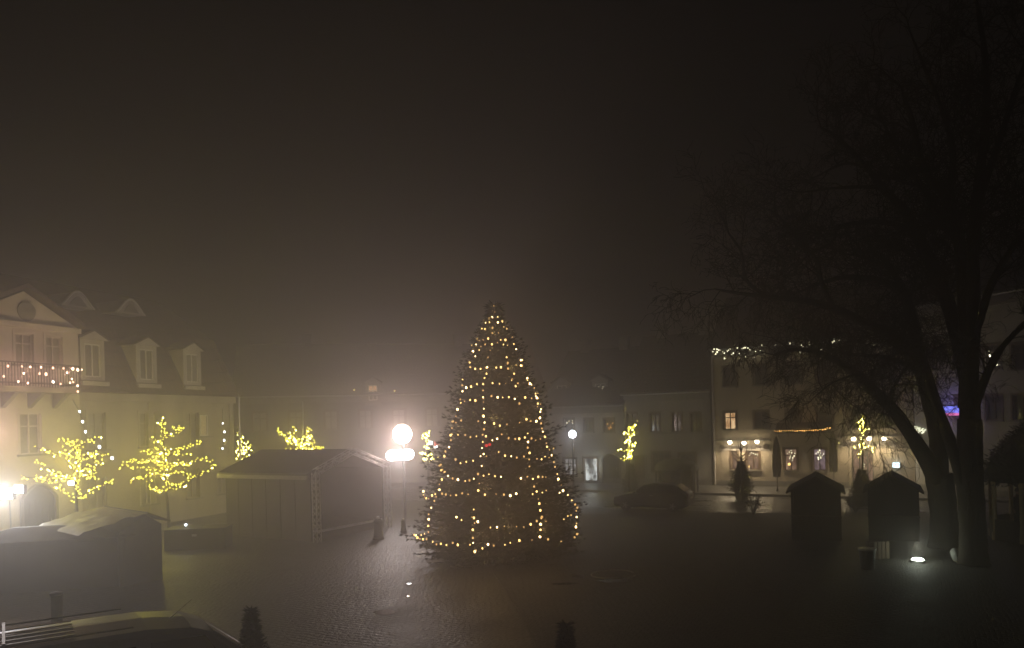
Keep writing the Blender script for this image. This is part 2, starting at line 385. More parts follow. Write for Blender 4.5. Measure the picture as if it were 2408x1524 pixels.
def simple_house(label, fr, dep, eave, ridge, wm, rm, holes, group=None, plinth=True, cornice=True, name='house', base=0.0, fm=None):
    fm = fm or M['brown']; root = thing(name, label, 'house', fr.o, fr.ang, group); L = fr.len; mb = MB()
    wall_mesh(mb, 0, L, base, eave, holes)
    ym = dep / 2; rz = ridge - .05
    mb.add([(0, 0, base), (0, dep, base), (0, dep, eave), (0, ym, rz), (0, 0, eave)], [(0, 4, 3, 2, 1)])
    mb.add([(L, 0, base), (L, dep, base), (L, dep, eave), (L, ym, rz), (L, 0, eave)], [(0, 1, 2, 3, 4)])
    mb.add([(0, dep, base), (L, dep, base), (L, dep, eave), (0, dep, eave)], [(3, 2, 1, 0)])
    mb.build('wall', wm, root)
    r = MB(); gable_roof(r, 0, L, dep, eave, ridge); rf = r.build('roof', rm, root)
    for cu in (L * .22, L * .74):
        c = MB().bx(cu - .35, cu + .35, ym - .3, ym + .3, ridge - .9, ridge + .9).bx(cu - .42, cu + .42, ym - .37, ym + .37, ridge + .9, ridge + 1.0); c.build('chimney', M['plinth'], rf)
    if plinth:
        edges = sorted([(h[0] - .16, h[1] + .16) for h in holes if h[2] < .6]); q = .02
        for a, b in edges + [(L - .02, L)]:
            if a - q > .05: MB().bx(q, a, -.05, -.002, base, base + .5).build('plinth', M['plinth'], root)
            q = b
    if cornice: MB().bx(.03, L - .03, -.16, -.002, eave - .34, eave - .06).bx(.03, L - .03, -.09, -.003, eave - .52, eave - .345).build('cornice', M['plinth'], root)
    MB().tube([(-.1, -.42, eave), (L + .1, -.42, eave)], .07, 8).build('gutter', M['steel'], root)
    for h in holes:
        if len(h) > 4 and h[4] is not None: window(root, h, frame=fm, trim=(len(h) < 8), sill=h[2] > .5)
    return root
def hole(fr, z, x0, y0, x1, y1, pane, nx=2, nz=2):
    a = fr.px(*z((x0, y1))); b = fr.px(*z((x1, y1))); c = fr.px(*z((x0, y0)))
    return (a[0], b[0], a[1], c[1], pane, nx, nz)
D = lambda p: p
z6 = zm(1280, 880, 4.01); z7 = zm(1640, 760, 3.048); zA = zm(1670, 1020, 13.38); zB = zm(1960, 1020, 10.945)

# ---- white two-storey house with the lit shop window
frC = Frame(on_line(1284), on_line(1470))
hC = [hole(frC, z6, 235, 455, 320, 570, M['glass']), hole(frC, z6, 425, 455, 500, 575, M['glass']), hole(frC, z6, 610, 455, 700, 580, M['glass']),
      hole(frC, z6, 230, 830, 345, 985, E['shopdim'], 3, 2), hole(frC, z6, 420, 825, 545, 1045, E['shop'], 1, 1)]
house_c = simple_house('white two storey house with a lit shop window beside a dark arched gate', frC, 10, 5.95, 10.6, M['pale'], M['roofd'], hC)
a = frC.px(*z6((608, 1085))); b = frC.px(*z6((760, 1085))); t_ = frC.px(*z6((680, 835)))
door(house_c, a[0], b[0], .13, t_[1], -.05, M['door'], .35, 'gate')
def dormer(root, uc, y0, z0, wd, ht, back, wm, rm, pane, mul=(2, 2), ped=.45, name='dormer'):
    mb = MB(); h = wd / 2
    wall_mesh(mb, uc - h, uc + h, z0, z0 + ht, [(uc - h + .22, uc + h - .22, z0 + .3, z0 + ht - .2)], y0, .15)
    mb.add([(uc - h, y0, z0), (uc - h, back, z0), (uc - h, back, z0 + ht), (uc - h, y0, z0 + ht)], [(3, 2, 1, 0)])
    mb.add([(uc + h, y0, z0), (uc + h, back, z0), (uc + h, back, z0 + ht), (uc + h, y0, z0 + ht)], [(0, 1, 2, 3)])
    mb.prism([(uc - h - .12, z0 + ht), (uc + h + .12, z0 + ht), (uc, z0 + ht + ped)], y0 - .16, y0 + .05)
    mb.bx(uc - h - .08, uc + h + .08, y0 - .2, y0 - .003, z0 - .12, z0 + .08)
    d = mb.build(name, wm, root)
    MB().prism([(uc - h - .22, z0 + ht), (uc, z0 + ht + ped), (uc + h + .22, z0 + ht), (uc + h + .22, z0 + ht + .08), (uc, z0 + ht + ped + .1), (uc - h - .22, z0 + ht + .08)], y0 - .22, back).build('dormer_roof', rm, d)
    w_ = MB(); a, b, c, e = uc - h + .22, uc + h - .22, z0 + .3, z0 + ht - .2
    w_.bx(a, a + .06, y0 + .03, y0 + .09, c, e).bx(b - .06, b, y0 + .03, y0 + .09, c, e).bx(a + .06, b - .06, y0 + .03, y0 + .09, e - .06, e).bx(a + .06, b - .06, y0 + .03, y0 + .09, c, c + .06)
    for i in range(1, mul[0]): q = a + (b - a) * i / mul[0]; w_.bx(q - .03, q + .03, y0 + .035, y0 + .09, c + .06, e - .06)
    for i in range(1, mul[1]): q = c + (e - c) * .65; w_.bx(a + .06, b - .06, y0 + .038, y0 + .09, q - .03, q + .03)
    w_.build('window', M['white'], d)
    MB().bx(a, b, y0 + .1, y0 + .12, c, e).build('pane', pane, d)
    return d
for px in (1326, 1416):
    u, z = frC.px(px, 918, 1.6); dormer(house_c, u, 1.2, 6.75, 1.3, 1.15, 4.2, M['dim'], M['roofd'], M['glass'])

# ---- greyer house with the long cornice
frD = Frame(on_line(1471), on_line(1674))
hD = [hole(frD, z6, x0, 400, x0 + 85, 575, M['glass']) for x0 in (830, 1050, 1260, 1440)] + [hole(frD, z6, 1070, 770, 1235, 960, M['glass'], 3, 2), hole(frD, z6, 1330, 780, 1480, 960, M['glass'], 2, 2)]
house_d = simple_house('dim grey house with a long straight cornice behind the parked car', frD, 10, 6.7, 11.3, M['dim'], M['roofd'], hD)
a = frD.px(*z6((905, 1085))); b = frD.px(*z6((1005, 1085))); t_ = frD.px(*z6((950, 800))); door(house_d, a[0], b[0], .13, t_[1], -.05, M['wood'])
MB().bx(.05, frD.len - .05, -.1, -.003, 3.75, 3.9).build('string_course', M['plinth'], house_d)

# ---- restaurant house
frE = Frame(on_line(1678), on_line(2152)); LE = frE.len
hE = [hole(frE, z7, 235, 662, 318, 787, E['room']), hole(frE, zA, 850, 660, 1040, 1250, E['roomdim'], 1, 2), hole(frE, zA, 1345, 650, 1725, 1250, E['roomdim'], 2, 2),
      hole(frE, z7, 670, 925, 760, 1083, E['roomdim'], 2, 2), hole(frE, z7, 877, 925, 970, 1083, E['roompurple'], 2, 2)]
zz = hE[0][2], hE[0][3]
for px in (1790, 1866, 1940, 2016, 2088): u, _ = frE.px(px, 990); hE.append((u - .45, u + .45, *zz, M['glass'], 2, 2))
for px in (1717, 1790, 1866, 1940, 2016, 2088): u, _ = frE.px(px, 900); hE.append((u - .45, u + .45, 7.0, 8.35, M['glass'], 2, 2))
dr = hole(frE, zB, 655, 490, 1215, 1200, None); dr = (dr[0], dr[1], .13, dr[3]); hE.append(dr)
house_e = simple_house('three storey beige restaurant house with six lit sign lamps over its ground floor', frE, 11, 9.55, 13.8, M['beige'], M['roofd'], hE)
sd = MB(); a, b, c, d = dr; m1 = a + (b - a) * .36; m2 = a + (b - a) * .72
for q0, q1 in ((a, a + .07), (m1 - .04, m1 + .04), (m2 - .04, m2 + .04), (b - .07, b)): sd.bx(q0, q1, .1, .17, c, d)
sd.bx(a + .07, m1 - .04, .1, .17, c, c + .5).bx(m2 + .04, b - .07, .1, .17, c, c + .5).bx(m1 + .04, m2 - .04, .1, .17, c, c + .25).bx(m1 + .04, m2 - .04, .1, .17, d - .35, d - .27)
dd = sd.build('door', M['door'], house_e); MB().bx(a, b, .175, .2, c, d).build('pane', E['roomdim'], dd); MB().tube([(m2 - .1, .05, 1.1), (m2 - .1, .05, 1.3)], .02, 6).build('handle', M['steel'], dd)
for x0, x1 in ((340, 2150),):                                   # fascia boards
    p0 = frE.px(*zA((345, 640))); p1 = frE.px(*zA((2060, 450))); MB().bx(p0[0], p1[0], -.06, -.003, p0[1], p1[1]).build('fascia', M['cream2'], house_e)
    MB().bx(p0[0] - .05, p1[0] + .05, -.22, -.003, p1[1] + .25, p1[1] + .33).build('ledge', M['plinth'], house_e)
p0b = frE.px(*zB((300, 440))); p1b = frE.px(*zB((1780, 270))); MB().bx(p0b[0], p1b[0], -.06, -.003, p0b[1], p1b[1]).build('fascia', M['cream2'], house_e)
MB().bx(p0b[0] - .05, p1b[0] + .05, -.22, -.003, p1b[1] + .25, p1b[1] + .33).build('ledge', M['plinth'], house_e)
def lettering(text, fr, u0, u1, z0, z1, out, m, parent, name='lettering', shear=.35):
    c = bpy.data.curves.new('txt', 'FONT'); c.body = text; c.extrude = .02; c.shear = shear; c.align_x = 'LEFT'
    o = bpy.data.objects.new('txt', c); COL.objects.link(o); bpy.context.view_layer.update()
    me = bpy.data.meshes.new_from_object(o.evaluated_get(bpy.context.evaluated_depsgraph_get())); bpy.data.objects.remove(o)
    xs = [v.co.x for v in me.vertices]; ys = [v.co.y for v in me.vertices]
    sx = (u1 - u0) / (max(xs) - min(xs)); sz = (z1 - z0) / (max(ys) - min(ys))
    for v in me.vertices:
        x, y, z = v.co; v.co = (u0 + (x - min(xs)) * sx, -out - z, z0 + (y - min(ys)) * sz)
    me.materials.clear(); me.materials.append(m); me.name = name
    q = bpy.data.objects.new(name, me); COL.objects.link(q); q.parent = parent; return q
h_ = (p1b[1] - p0b[1])
k = frE.px(*zA((480, 580))), frE.px(*zA((1800, 470)))
lettering('Ristorante  alla  Colla', frE, k[0][0], k[1][0], k[0][1], k[1][1] + .05, .085, M['wood'], house_e)
k = frE.px(*zB((440, 410))), frE.px(*zB((1700, 290)))
lettering('Ristorante  alla  Colla', frE, k[0][0], k[1][0], k[0][1], k[1][1] + .05, .085, M['wood'], house_e)
k = frE.px(*zA((1950, 510))); MB().lathe([(.19, -.02), (.19, .02)], n=20).build('emblem', M['wood'], house_e, loc=(k[0], -.09, k[1])).rotation_euler = (R(90), 0, 0)
# downpipe
k = frE.px(1678, 1100); MB().tube([(.12, -.1, 9.3), (.12, -.1, .2)], .055, 8).build('downpipe', M['cream2'], house_e)
# wall lamps over the two fascias
wl = [('left-hand wall lamp over the fascia beside the lit upstairs window', zA, 800, 365), ('middle wall lamp over the fascia behind the bare young tree', zA, 1250, 390), ('right-hand wall lamp over the fascia next to the round emblem', zA, 1660, 345),
      ('left-hand wall lamp over the restaurant door fascia', zB, 690, 210), ('middle wall lamp over the restaurant door, beside the yellow lit tree', zB, 1095, 200), ('right-hand wall lamp over the restaurant door fascia, nearest the big trunk', zB, 1490, 200)]
for lab, z_, x_, y_ in wl:
    u, z = frE.px(*z_((x_, y_)), -.5); o = thing('wall_lamp', lab, 'wall lamp', frE.w(u, 0, z), frE.ang, 'wall lamps over the restaurant signs')
    MB().tube([(0, -.002, .25), (0, -.3, .32), (0, -.5, .16)], .018, 6).build('arm', M['black'], o)
    MB().lathe([(.03, .12), (.06, .1), (.12, .02), (.13, .0), (.11, .005)], (0, -.5, 0), 12).build('shade', M['black'], o)
    MB().ball((0, -.5, -.03), .14, 10, 6, (1, 1, .9)).build('bulb', E['spot'], o)
    wl_ = lamp('wall_lamp_light', (0, -.75, -.2), 200, (1, .79, .50), o, .08, 'SPOT', spot_size=R(168), spot_blend=.55); wl_.rotation_euler = (R(-8), 0, 0)
# ---- pale house behind the bare trees
frG = Frame(on_line(2154, .35), P(2640, 1100, 36)); hG = []
for px in (2185, 2262, 2335, 2400):
    for y0, y1 in ((820, 868), (940, 988) if px != 2185 else (905, 950)):
        u, _ = frG.px(px, 900); a = frG.px(px, y1)[1]; hG.append((u - .45, u + .45, a, a + 1.35, M['glass'], 2, 2))
u, _ = frG.px(2335, 850)
house_g = simple_house('pale grey house with a blue glowing sign behind the bare trees', frG, 10, 11.2, 15.5, M['grey'], M['roofd'], hG)
zC = zm(2120, 940, 12.04)
o = thing('script_sign', 'pale yellow handwritten neon sign on the grey house wall between two trunks', 'neon sign', frG.o, frG.ang)
strokes = [[(525, 940), (575, 905), (615, 912), (640, 955), (620, 995), (585, 1018)], [(618, 912), (735, 895), (695, 945), (712, 1000), (672, 1035), (655, 1015)], [(672, 1035), (720, 985), (822, 915), (785, 960), (828, 1010), (795, 1045), (768, 1030)], [(795, 1045), (840, 985), (885, 940)], [(590, 850), (583, 875)], [(640, 855), (628, 885)]]
for st in strokes:
    MB().tube([(*(lambda q: (q[0], -.10, q[1]))(frG.px(*zC(p_), -.10)),) for p_ in st], .03, 6).build('tube', E['neon'], o)
back = [frG.px(*zC(p_), -.06) for p_ in ((500, 980), (900, 980))]
MB().bx(back[0][0], back[1][0], -.07, -.003, back[0][1] - .012, back[0][1] + .012).build('rail', M['black'], o)
o = thing('banner_sign', 'blue and pink glowing banner sign in the fork of the trunks', 'lit sign', frG.o, frG.ang)
q0 = frG.px(*zC((1350, 470)), -.2); q1 = frG.px(*zC((2050, 265)), -.2); q2 = frG.px(*zC((1700, 540)), -.2)
MB().bx(q0[0], q1[0], -.2, -.06, q0[1], q1[1]).build('blue_panel', E['blue'], o); MB().bx(q0[0], q1[0], -.19, -.06, q2[1], q0[1] - .01).build('pink_strip', E['pink2'], o)
MB().bx(q0[0] - .05, q1[0] + .05, -.055, -.003, q2[1] - .05, q1[1] + .05).build('backboard', M['black'], o)
lamp('banner_light', ((q0[0] + q1[0]) / 2, -.6, (q0[1] + q1[1]) / 2 + .1), 40, (.35, .28, 1), o, .3)
o = thing('menu_case', 'small cold white lit menu case on the restaurant wall above the dark hut', 'menu case', frE.o, frE.ang)
q0 = frE.px(*zB((1705, 960))); q1 = frE.px(*zB((1885, 840)))
MB().bx(q0[0], q1[0], -.1, -.02, q0[1], q1[1]).build('lit_panel', E['menu'], o); MB().bx(q0[0] - .04, q1[0] + .04, -.14, -.003, q1[1], q1[1] + .04).bx(q0[0] - .04, q0[0], -.12, -.003, q0[1], q1[1]).bx(q1[0], q1[0] + .04, -.12, -.003, q0[1], q1[1]).build('frame', M['steel'], o)
lamp('menu_light', ((q0[0] + q1[0]) / 2, -.35, q1[1]), 9, (.72, .95, 1), o, .1)

# ---- long house at the back of the square
frF = Frame(P(552, 1100, 60), P(1285, 1100, 66)); hF = []
for i in range(9):
    u = 2 + i * 2.75
    if u < frF.len - 1: hF += [(u - .5, u + .5, 4.7, 6.2, M['glassl'], 2, 2), (u - .5, u + .5, 1.3, 2.9, M['glassl'], 2, 2)]
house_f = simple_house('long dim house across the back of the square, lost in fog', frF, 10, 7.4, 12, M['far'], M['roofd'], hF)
u, z = frF.px(877, 923, -.25); dormer(house_f, u, -.25, z - .95, 1.15, 1.75, 4, M['dim'], M['roofd'], E['room'], (2, 2))
for px, py, lab in ((833, 917, 'left-hand tiny lit bulb on the foggy roof'), (928, 919, 'right-hand tiny lit bulb on the foggy roof')):
    u, z = frF.px(px, py, -.5); o = thing('roof_lamp', lab, 'lamp', frF.w(u, -.5, z), frF.ang)
    MB().ball((0, 0, 0), .06, 8, 5).build('bulb', E['warm'], o); MB().tube([(0, 0, -.05), (0, .1, -.5)], .02, 5).build('stem', M['black'], o)

# ---- cream mansard house on the left
frL = Frame(P(190, 1010, 36), P(550, 1010, 46)); U1 = frL.len
root = thing('mansard_house', 'cream mansard house with a gabled front and strings of lights on its balcony', 'house', frL.o, frL.ang); house_l = root
ug, zg = frL.px(55, 677, -.45); ur, zr = frL.px(183, 768, -.45); hw = ur - ug; ul = ug - hw
hl = []
for uc in (.9, 4.0, 7.2, 9.6):
    if uc < 9: hl.append((uc - .5, uc + .5, 4.15, 5.95, M['glassl'], 2, 2))
    hl.append((uc - .45, uc + .45, 1.15, 2.8, M['glassl'], 2, 2))
mb = MB(); wall_mesh(mb, ur, U1, 0, 6.9, hl)
mb.add([(U1, 0, 0), (U1, 11, 0), (U1, 11, 6.9), (U1, 0, 6.9)], [(0, 1, 2, 3)])
MB().add([(ul - 6, 0, 0), (ul, 0, 0), (ul, 0, 6.9), (ul - 6, 0, 6.9)], [(0, 1, 2, 3)]).build('side_wall', M['cream'], root)
for u_ in (ur + .35, (ur + U1) / 2 - .9, U1 - .25): mb.bx(u_ - .16, u_ + .16, -.05, -.003, 0, 6.5)
mb.bx(ur + .02, U1, -.2, -.003, 6.5, 6.88)
mb.build('wall', M['cream'], root)
for h in hl: window(root, h, frame=M['cream'])
k = frL.px(473, 985); window(root, (k[0] - .3, k[0] + .3, 4.6, 5.8, M['curtain'], 1, 1), -.3, trim=False)
# gabled centre bay
cb = MB(); hw1 = []
for px in (58, 128): u_, z_ = frL.px(px, 840, -.45); hw1.append((u_ - .42, u_ + .42, 8.0, 9.35, M['glassl'], 2, 2))
u_, z_ = frL.px(72, 1010, -.45); hw1.append((u_ - .5, u_ + .5, 4.1, 5.9, M['glassl'], 2, 2))
wall_mesh(cb, ul, ur, 0, zr - .1, hw1, -.45)
cb.add([(ul, -.45, zr - .1), (ur, -.45, zr - .1), (ug, -.45, zg - .15)], [(0, 1, 2)])
cb.add([(ur, -.45, 0), (ur, 5, 0), (ur, 5, zr - .1), (ur, -.45, zr - .1)], [(0, 1, 2, 3)])
cb.bx(ul - .05, ur + .05, -.6, -.453, zr - .35, zr - .12)
bay = cb.build('gabled_bay', M['cream2'], root)
for h in hw1: window(bay, h, -.45, frame=M['cream2'])
MB().prism([(ul - .25, zr - .1), (ug, zg), (ur + .25, zr - .1), (ur + .25, zr + .08), (ug, zg + .18), (ul - .25, zr + .08)], -.72, 6).build('gable_roof', M['roof'], bay)
MB().lathe([(.42, 0), (.42, .05)], n=18).build('round_vent', M['plinth'], bay, loc=(ug + .1, -.452, zg - 1.0)).rotation_euler = (R(90), 0, 0)
u_, _ = frL.px(91, 1200, -.45); door(bay, u_ - .75, u_ + .75, 0, 2.2, -.5, M['door'], .5, 'gate')
# balcony
bk = MB(); bal = MB(); bx0, bx1 = ul, frL.px(186, 900, -1.5)[0]; bk.bx(bx0, bx1, -1.6, -.455, 6.75, 6.98)
for i in range(4): q = bx0 + .4 + (bx1 - bx0 - .8) * i / 3; bk.prism_x([(-.455, 6.1), (-.455, 6.745), (-1.35, 6.745)], q - .1, q + .1)
bc = bk.build('balcony', M['plinth'], root)
for zb in (7.1, 7.95): bal.bx(bx0, bx1, -1.56, -1.51, zb, zb + .05).bx(bx1 - .05, bx1, -1.5, -.46, zb, zb + .05)
n_ = int((bx1 - bx0) / .13)
for i in range(n_ + 1): q = bx0 + .03 + (bx1 - bx0 - .06) * i / n_; bal.bx(q - .012, q + .012, -1.545, -1.52, 6.98, 7.945)
bal.build('railing', M['black'], bc)
# mansard roof, dormers
rf = MB(); lo = [(-.32, 6.92), (1.5, 10.4), (6, 13.2), (10.5, 10.4), (11.8, 6.92)]
rf.prism_x(lo, ul - 6, U1 + .2); rfo = rf.build('roof', M['roof'], root)
for uc in (.75, 4.05, 7.3): dormer(root, uc, -.02, 7.35, 1.35, 2.1, 1.6, M['cream2'], M['roof'], M['glassl'], (2, 1), .42)
for px, py in ((181, 703), (306, 720)):
    u_, z_ = frL.px(px, py, 2.0); n = 14; arc = [(u_ - .95 + 1.9 * i / n, z_ - .42 + .78 * math.sin(math.pi * i / n) ** 1.3) for i in range(n + 1)]
    e = MB().prism(arc, 1.95, 4.6).build('eyebrow_dormer', M['cream2'], rfo)
    MB().prism([(u_ + (a_ - u_) * .55, z_ - .36 + (b_ - z_ + .42) * .6) for a_, b_ in arc], 1.9, 1.945).build('pane', M['glassl'], e)
    MB().tube([(a_, 1.93, b_) for a_, b_ in arc], .06, 6).build('rim', M['white'], e)
# downpipe
MB().tube([(ur + .12, -.12, 6.6), (ur + .12, -.12, .1)], .05, 8).build('downpipe', M['steel'], root)
# balcony lights
grp = 'light strings on the balcony'
z1 = zm(0, 640, 4.01)
def on_bal(pts, off=-1.66): return [frL.w(*(lambda q: (q[0], off, q[1]))(frL.px(*z1(p_), off))) for p_ in pts]
chain('upper string of rosy bulbs along the balcony rail', on_bal([(-60, 905), (75, 913), (207, 916), (288, 921), (390, 925), (503, 931), (603, 935), (692, 940), (738, 950), (778, 948)]), 'pink', .042, grp)
bchain = chain('middle string of rosy bulbs across the balcony railing', on_bal([(-50, 1000), (35, 1010), (225, 983), (375, 985), (437, 990), (638, 976), (682, 1035)]), 'pink', .045, grp)
chain('lowest string of rosy bulbs hanging at the balcony floor', on_bal([(175, 1060), (265, 1075), (505, 1063), (575, 1082), (667, 1072), (695, 1065), (737, 1100), (740, 1155)]), 'pink', .042, grp)
for px in (-60, 60, 160):
    q = frL.px(px, 875, -2.0); lamp('balcony_light', frL.w(q[0], -2.0, q[1]) - bchain.location, 60, (1, .54, .38), bchain, .15)
# unseen lantern added past the left edge for its rosy haze
q = frL.px(-30, 1012, -1.1); o = thing('added_lantern', 'added rosy lantern on the gabled bay, unseen past the left edge', 'lantern', frL.w(q[0], -.45, q[1]), frL.ang)
MB().tube([(0, -.0, .45), (0, -.65, .55), (0, -.65, .34)], .03, 6).build('arm', M['black'], o); MB().lathe([(.05, .36), (.26, .22), (.24, .2)], (0, -.65, 0), 8).build('cap', M['black'], o)
MB().lathe([(.14, -.28), (.22, .2)], (0, -.65, 0), 8).build('glass', E['lantern'], o)
lamp('added_haze_light', (0, -1.3, 0), 110, (1, .60, .52), o, .2)
# ================================================================== Christmas tree
z5 = zm(900, 700, 2.458)
TB = P(1177, 1309, 28.0); TB.z = 0; TH = 9.3
PROF = [(0, .01), (.25, .10), (.89, .46), (1.46, .80), (2.28, 1.22), (3.42, 1.62), (4.24, 1.90), (5.3, 2.24), (6.6, 2.72), (7.5, 3.05), (8.4, 3.2), (8.9, 3.15), (9.3, 2.6)]
def prof(z):
    t = TH - z
    for (a, ra), (b, rb) in zip(PROF, PROF[1:]):
        if a <= t <= b: return ra + (rb - ra) * (t - a) / (b - a)
    return 0.0 if t < 0 else PROF[-1][1]
def spruce(label, base, H, pr, lev, dens, tw, cat='conifer', name='spruce_tree', m=None, seed=1, group=None, tr=.14, ball=False, per=5.0):
    rng = random.Random(seed); t = thing(name, label, cat, base, 0, group)
    MB().tube([(0, 0, 0), (0, 0, H * .5), (0, 0, H * .98)], [tr, tr * .6, .015], 8).build('trunk', M['bark'], t)
    mb = MB(); z = .12 * H / 9
    def spike(p, d, L, wd):
        s = d.cross(Vector((rng.uniform(-1, 1), rng.uniform(-1, 1), rng.uniform(-1, 1)))).normalized() * wd
        mb.add([p - s, p + s, p + d * L], [(0, 1, 2)])
    while z < H:
        r = pr(z); n = int(per + r * dens)
        for k in range(n):
            g = 2 * math.pi * (k + rng.random()) / n; L = r * rng.uniform(.78, 1.0) * (1 + .07 * math.sin(3 * g + z * 2.3 + seed) + .05 * math.sin(5 * g - z * 4.1)) * (1.13 if rng.random() < .07 else 1)
            f = z / H; up = -.30 + .75 * f + rng.uniform(-.12, .12)
            o = Vector((math.cos(g), math.sin(g), 0)); sd = Vector((-o.y, o.x, 0)); pts = []
            for i in range(5):
                q = i / 4; pts.append(Vector((0, 0, z)) + o * L * q + Vector((0, 0, L * (up * q * .5 + .16 * q * q))))
            mb.tube(pts[1:], [.010, .008, .006, .004], 3, False)
            step = tw; m_ = max(2, int(L * .8 / step))
            for i in range(m_ + 1):
                q = .2 + .8 * i / m_; a = q * 4; j = min(3, int(a)); p = pts[j].lerp(pts[j + 1], a - j); dirn = (pts[j + 1] - pts[j]).normalized()
                tl = tw * 1.7 * (.55 + .75 * (1 - q)) * rng.uniform(.8, 1.25)
                for s_ in (-1, 1):
                    d = (dirn * .65 + sd * s_ * rng.uniform(.5, 1.0) + Vector((0, 0, rng.uniform(-.35, .25)))).normalized()
                    spike(p, d, tl, tl * .09); spike(p + d * tl * .25, (d + Vector((0, 0, rng.uniform(-.7, .3))) + dirn * .4).normalized(), tl * .7, tl * .08); spike(p + d * tl * .4, (d + Vector((0, 0, rng.uniform(-.5, .5))) - sd * s_ * .5).normalized(), tl * .5, tl * .07)
                    spike(p + d * tl * .1, (d * .5 + dirn + Vector((0, 0, rng.uniform(-.5, .6)))).normalized(), tl * .7, tl * .08)
                if rng.random() < .6: spike(p, (dirn + Vector((0, 0, rng.choice((-.9, .8))))).normalized(), tl * .8, tl * .14)
        z += lev * (.6 + .5 * min(1, r / 2))
    for k in range(7): spike(Vector((0, 0, H * .955)), (Vector((rng.uniform(-.4, .4), rng.uniform(-.4, .4), 1))).normalized(), H * .05, .008)
    mb.build('foliage', m or M['needle'], t); return t
xmas = spruce('tall lit Christmas tree standing in the middle of the square', TB, TH, prof, .16, 11.0, .20, 'Christmas tree', 'christmas_tree', seed=3, per=6.0)
def on_tree(x, y, out=.04):
    r = ray(*z5((x, y))); best = None
    d = 23.5
    while d < 31:
        p = Vector((0, 0, EYE)) + r * d; q = math.hypot(p.x - TB.x, p.y - TB.y); e = q - prof(p.z)
        if best is None or e < best[0]: best = (e, p.copy())
        if e <= out: break
        d += .02
    p = best[1]
    if best[0] > .1:
        k = Vector((p.x - TB.x, p.y - TB.y, 0)); s = (prof(p.z) + .1) / max(.01, k.length); p = Vector((TB.x + k.x * s, TB.y + k.y * s, p.z))
    return p
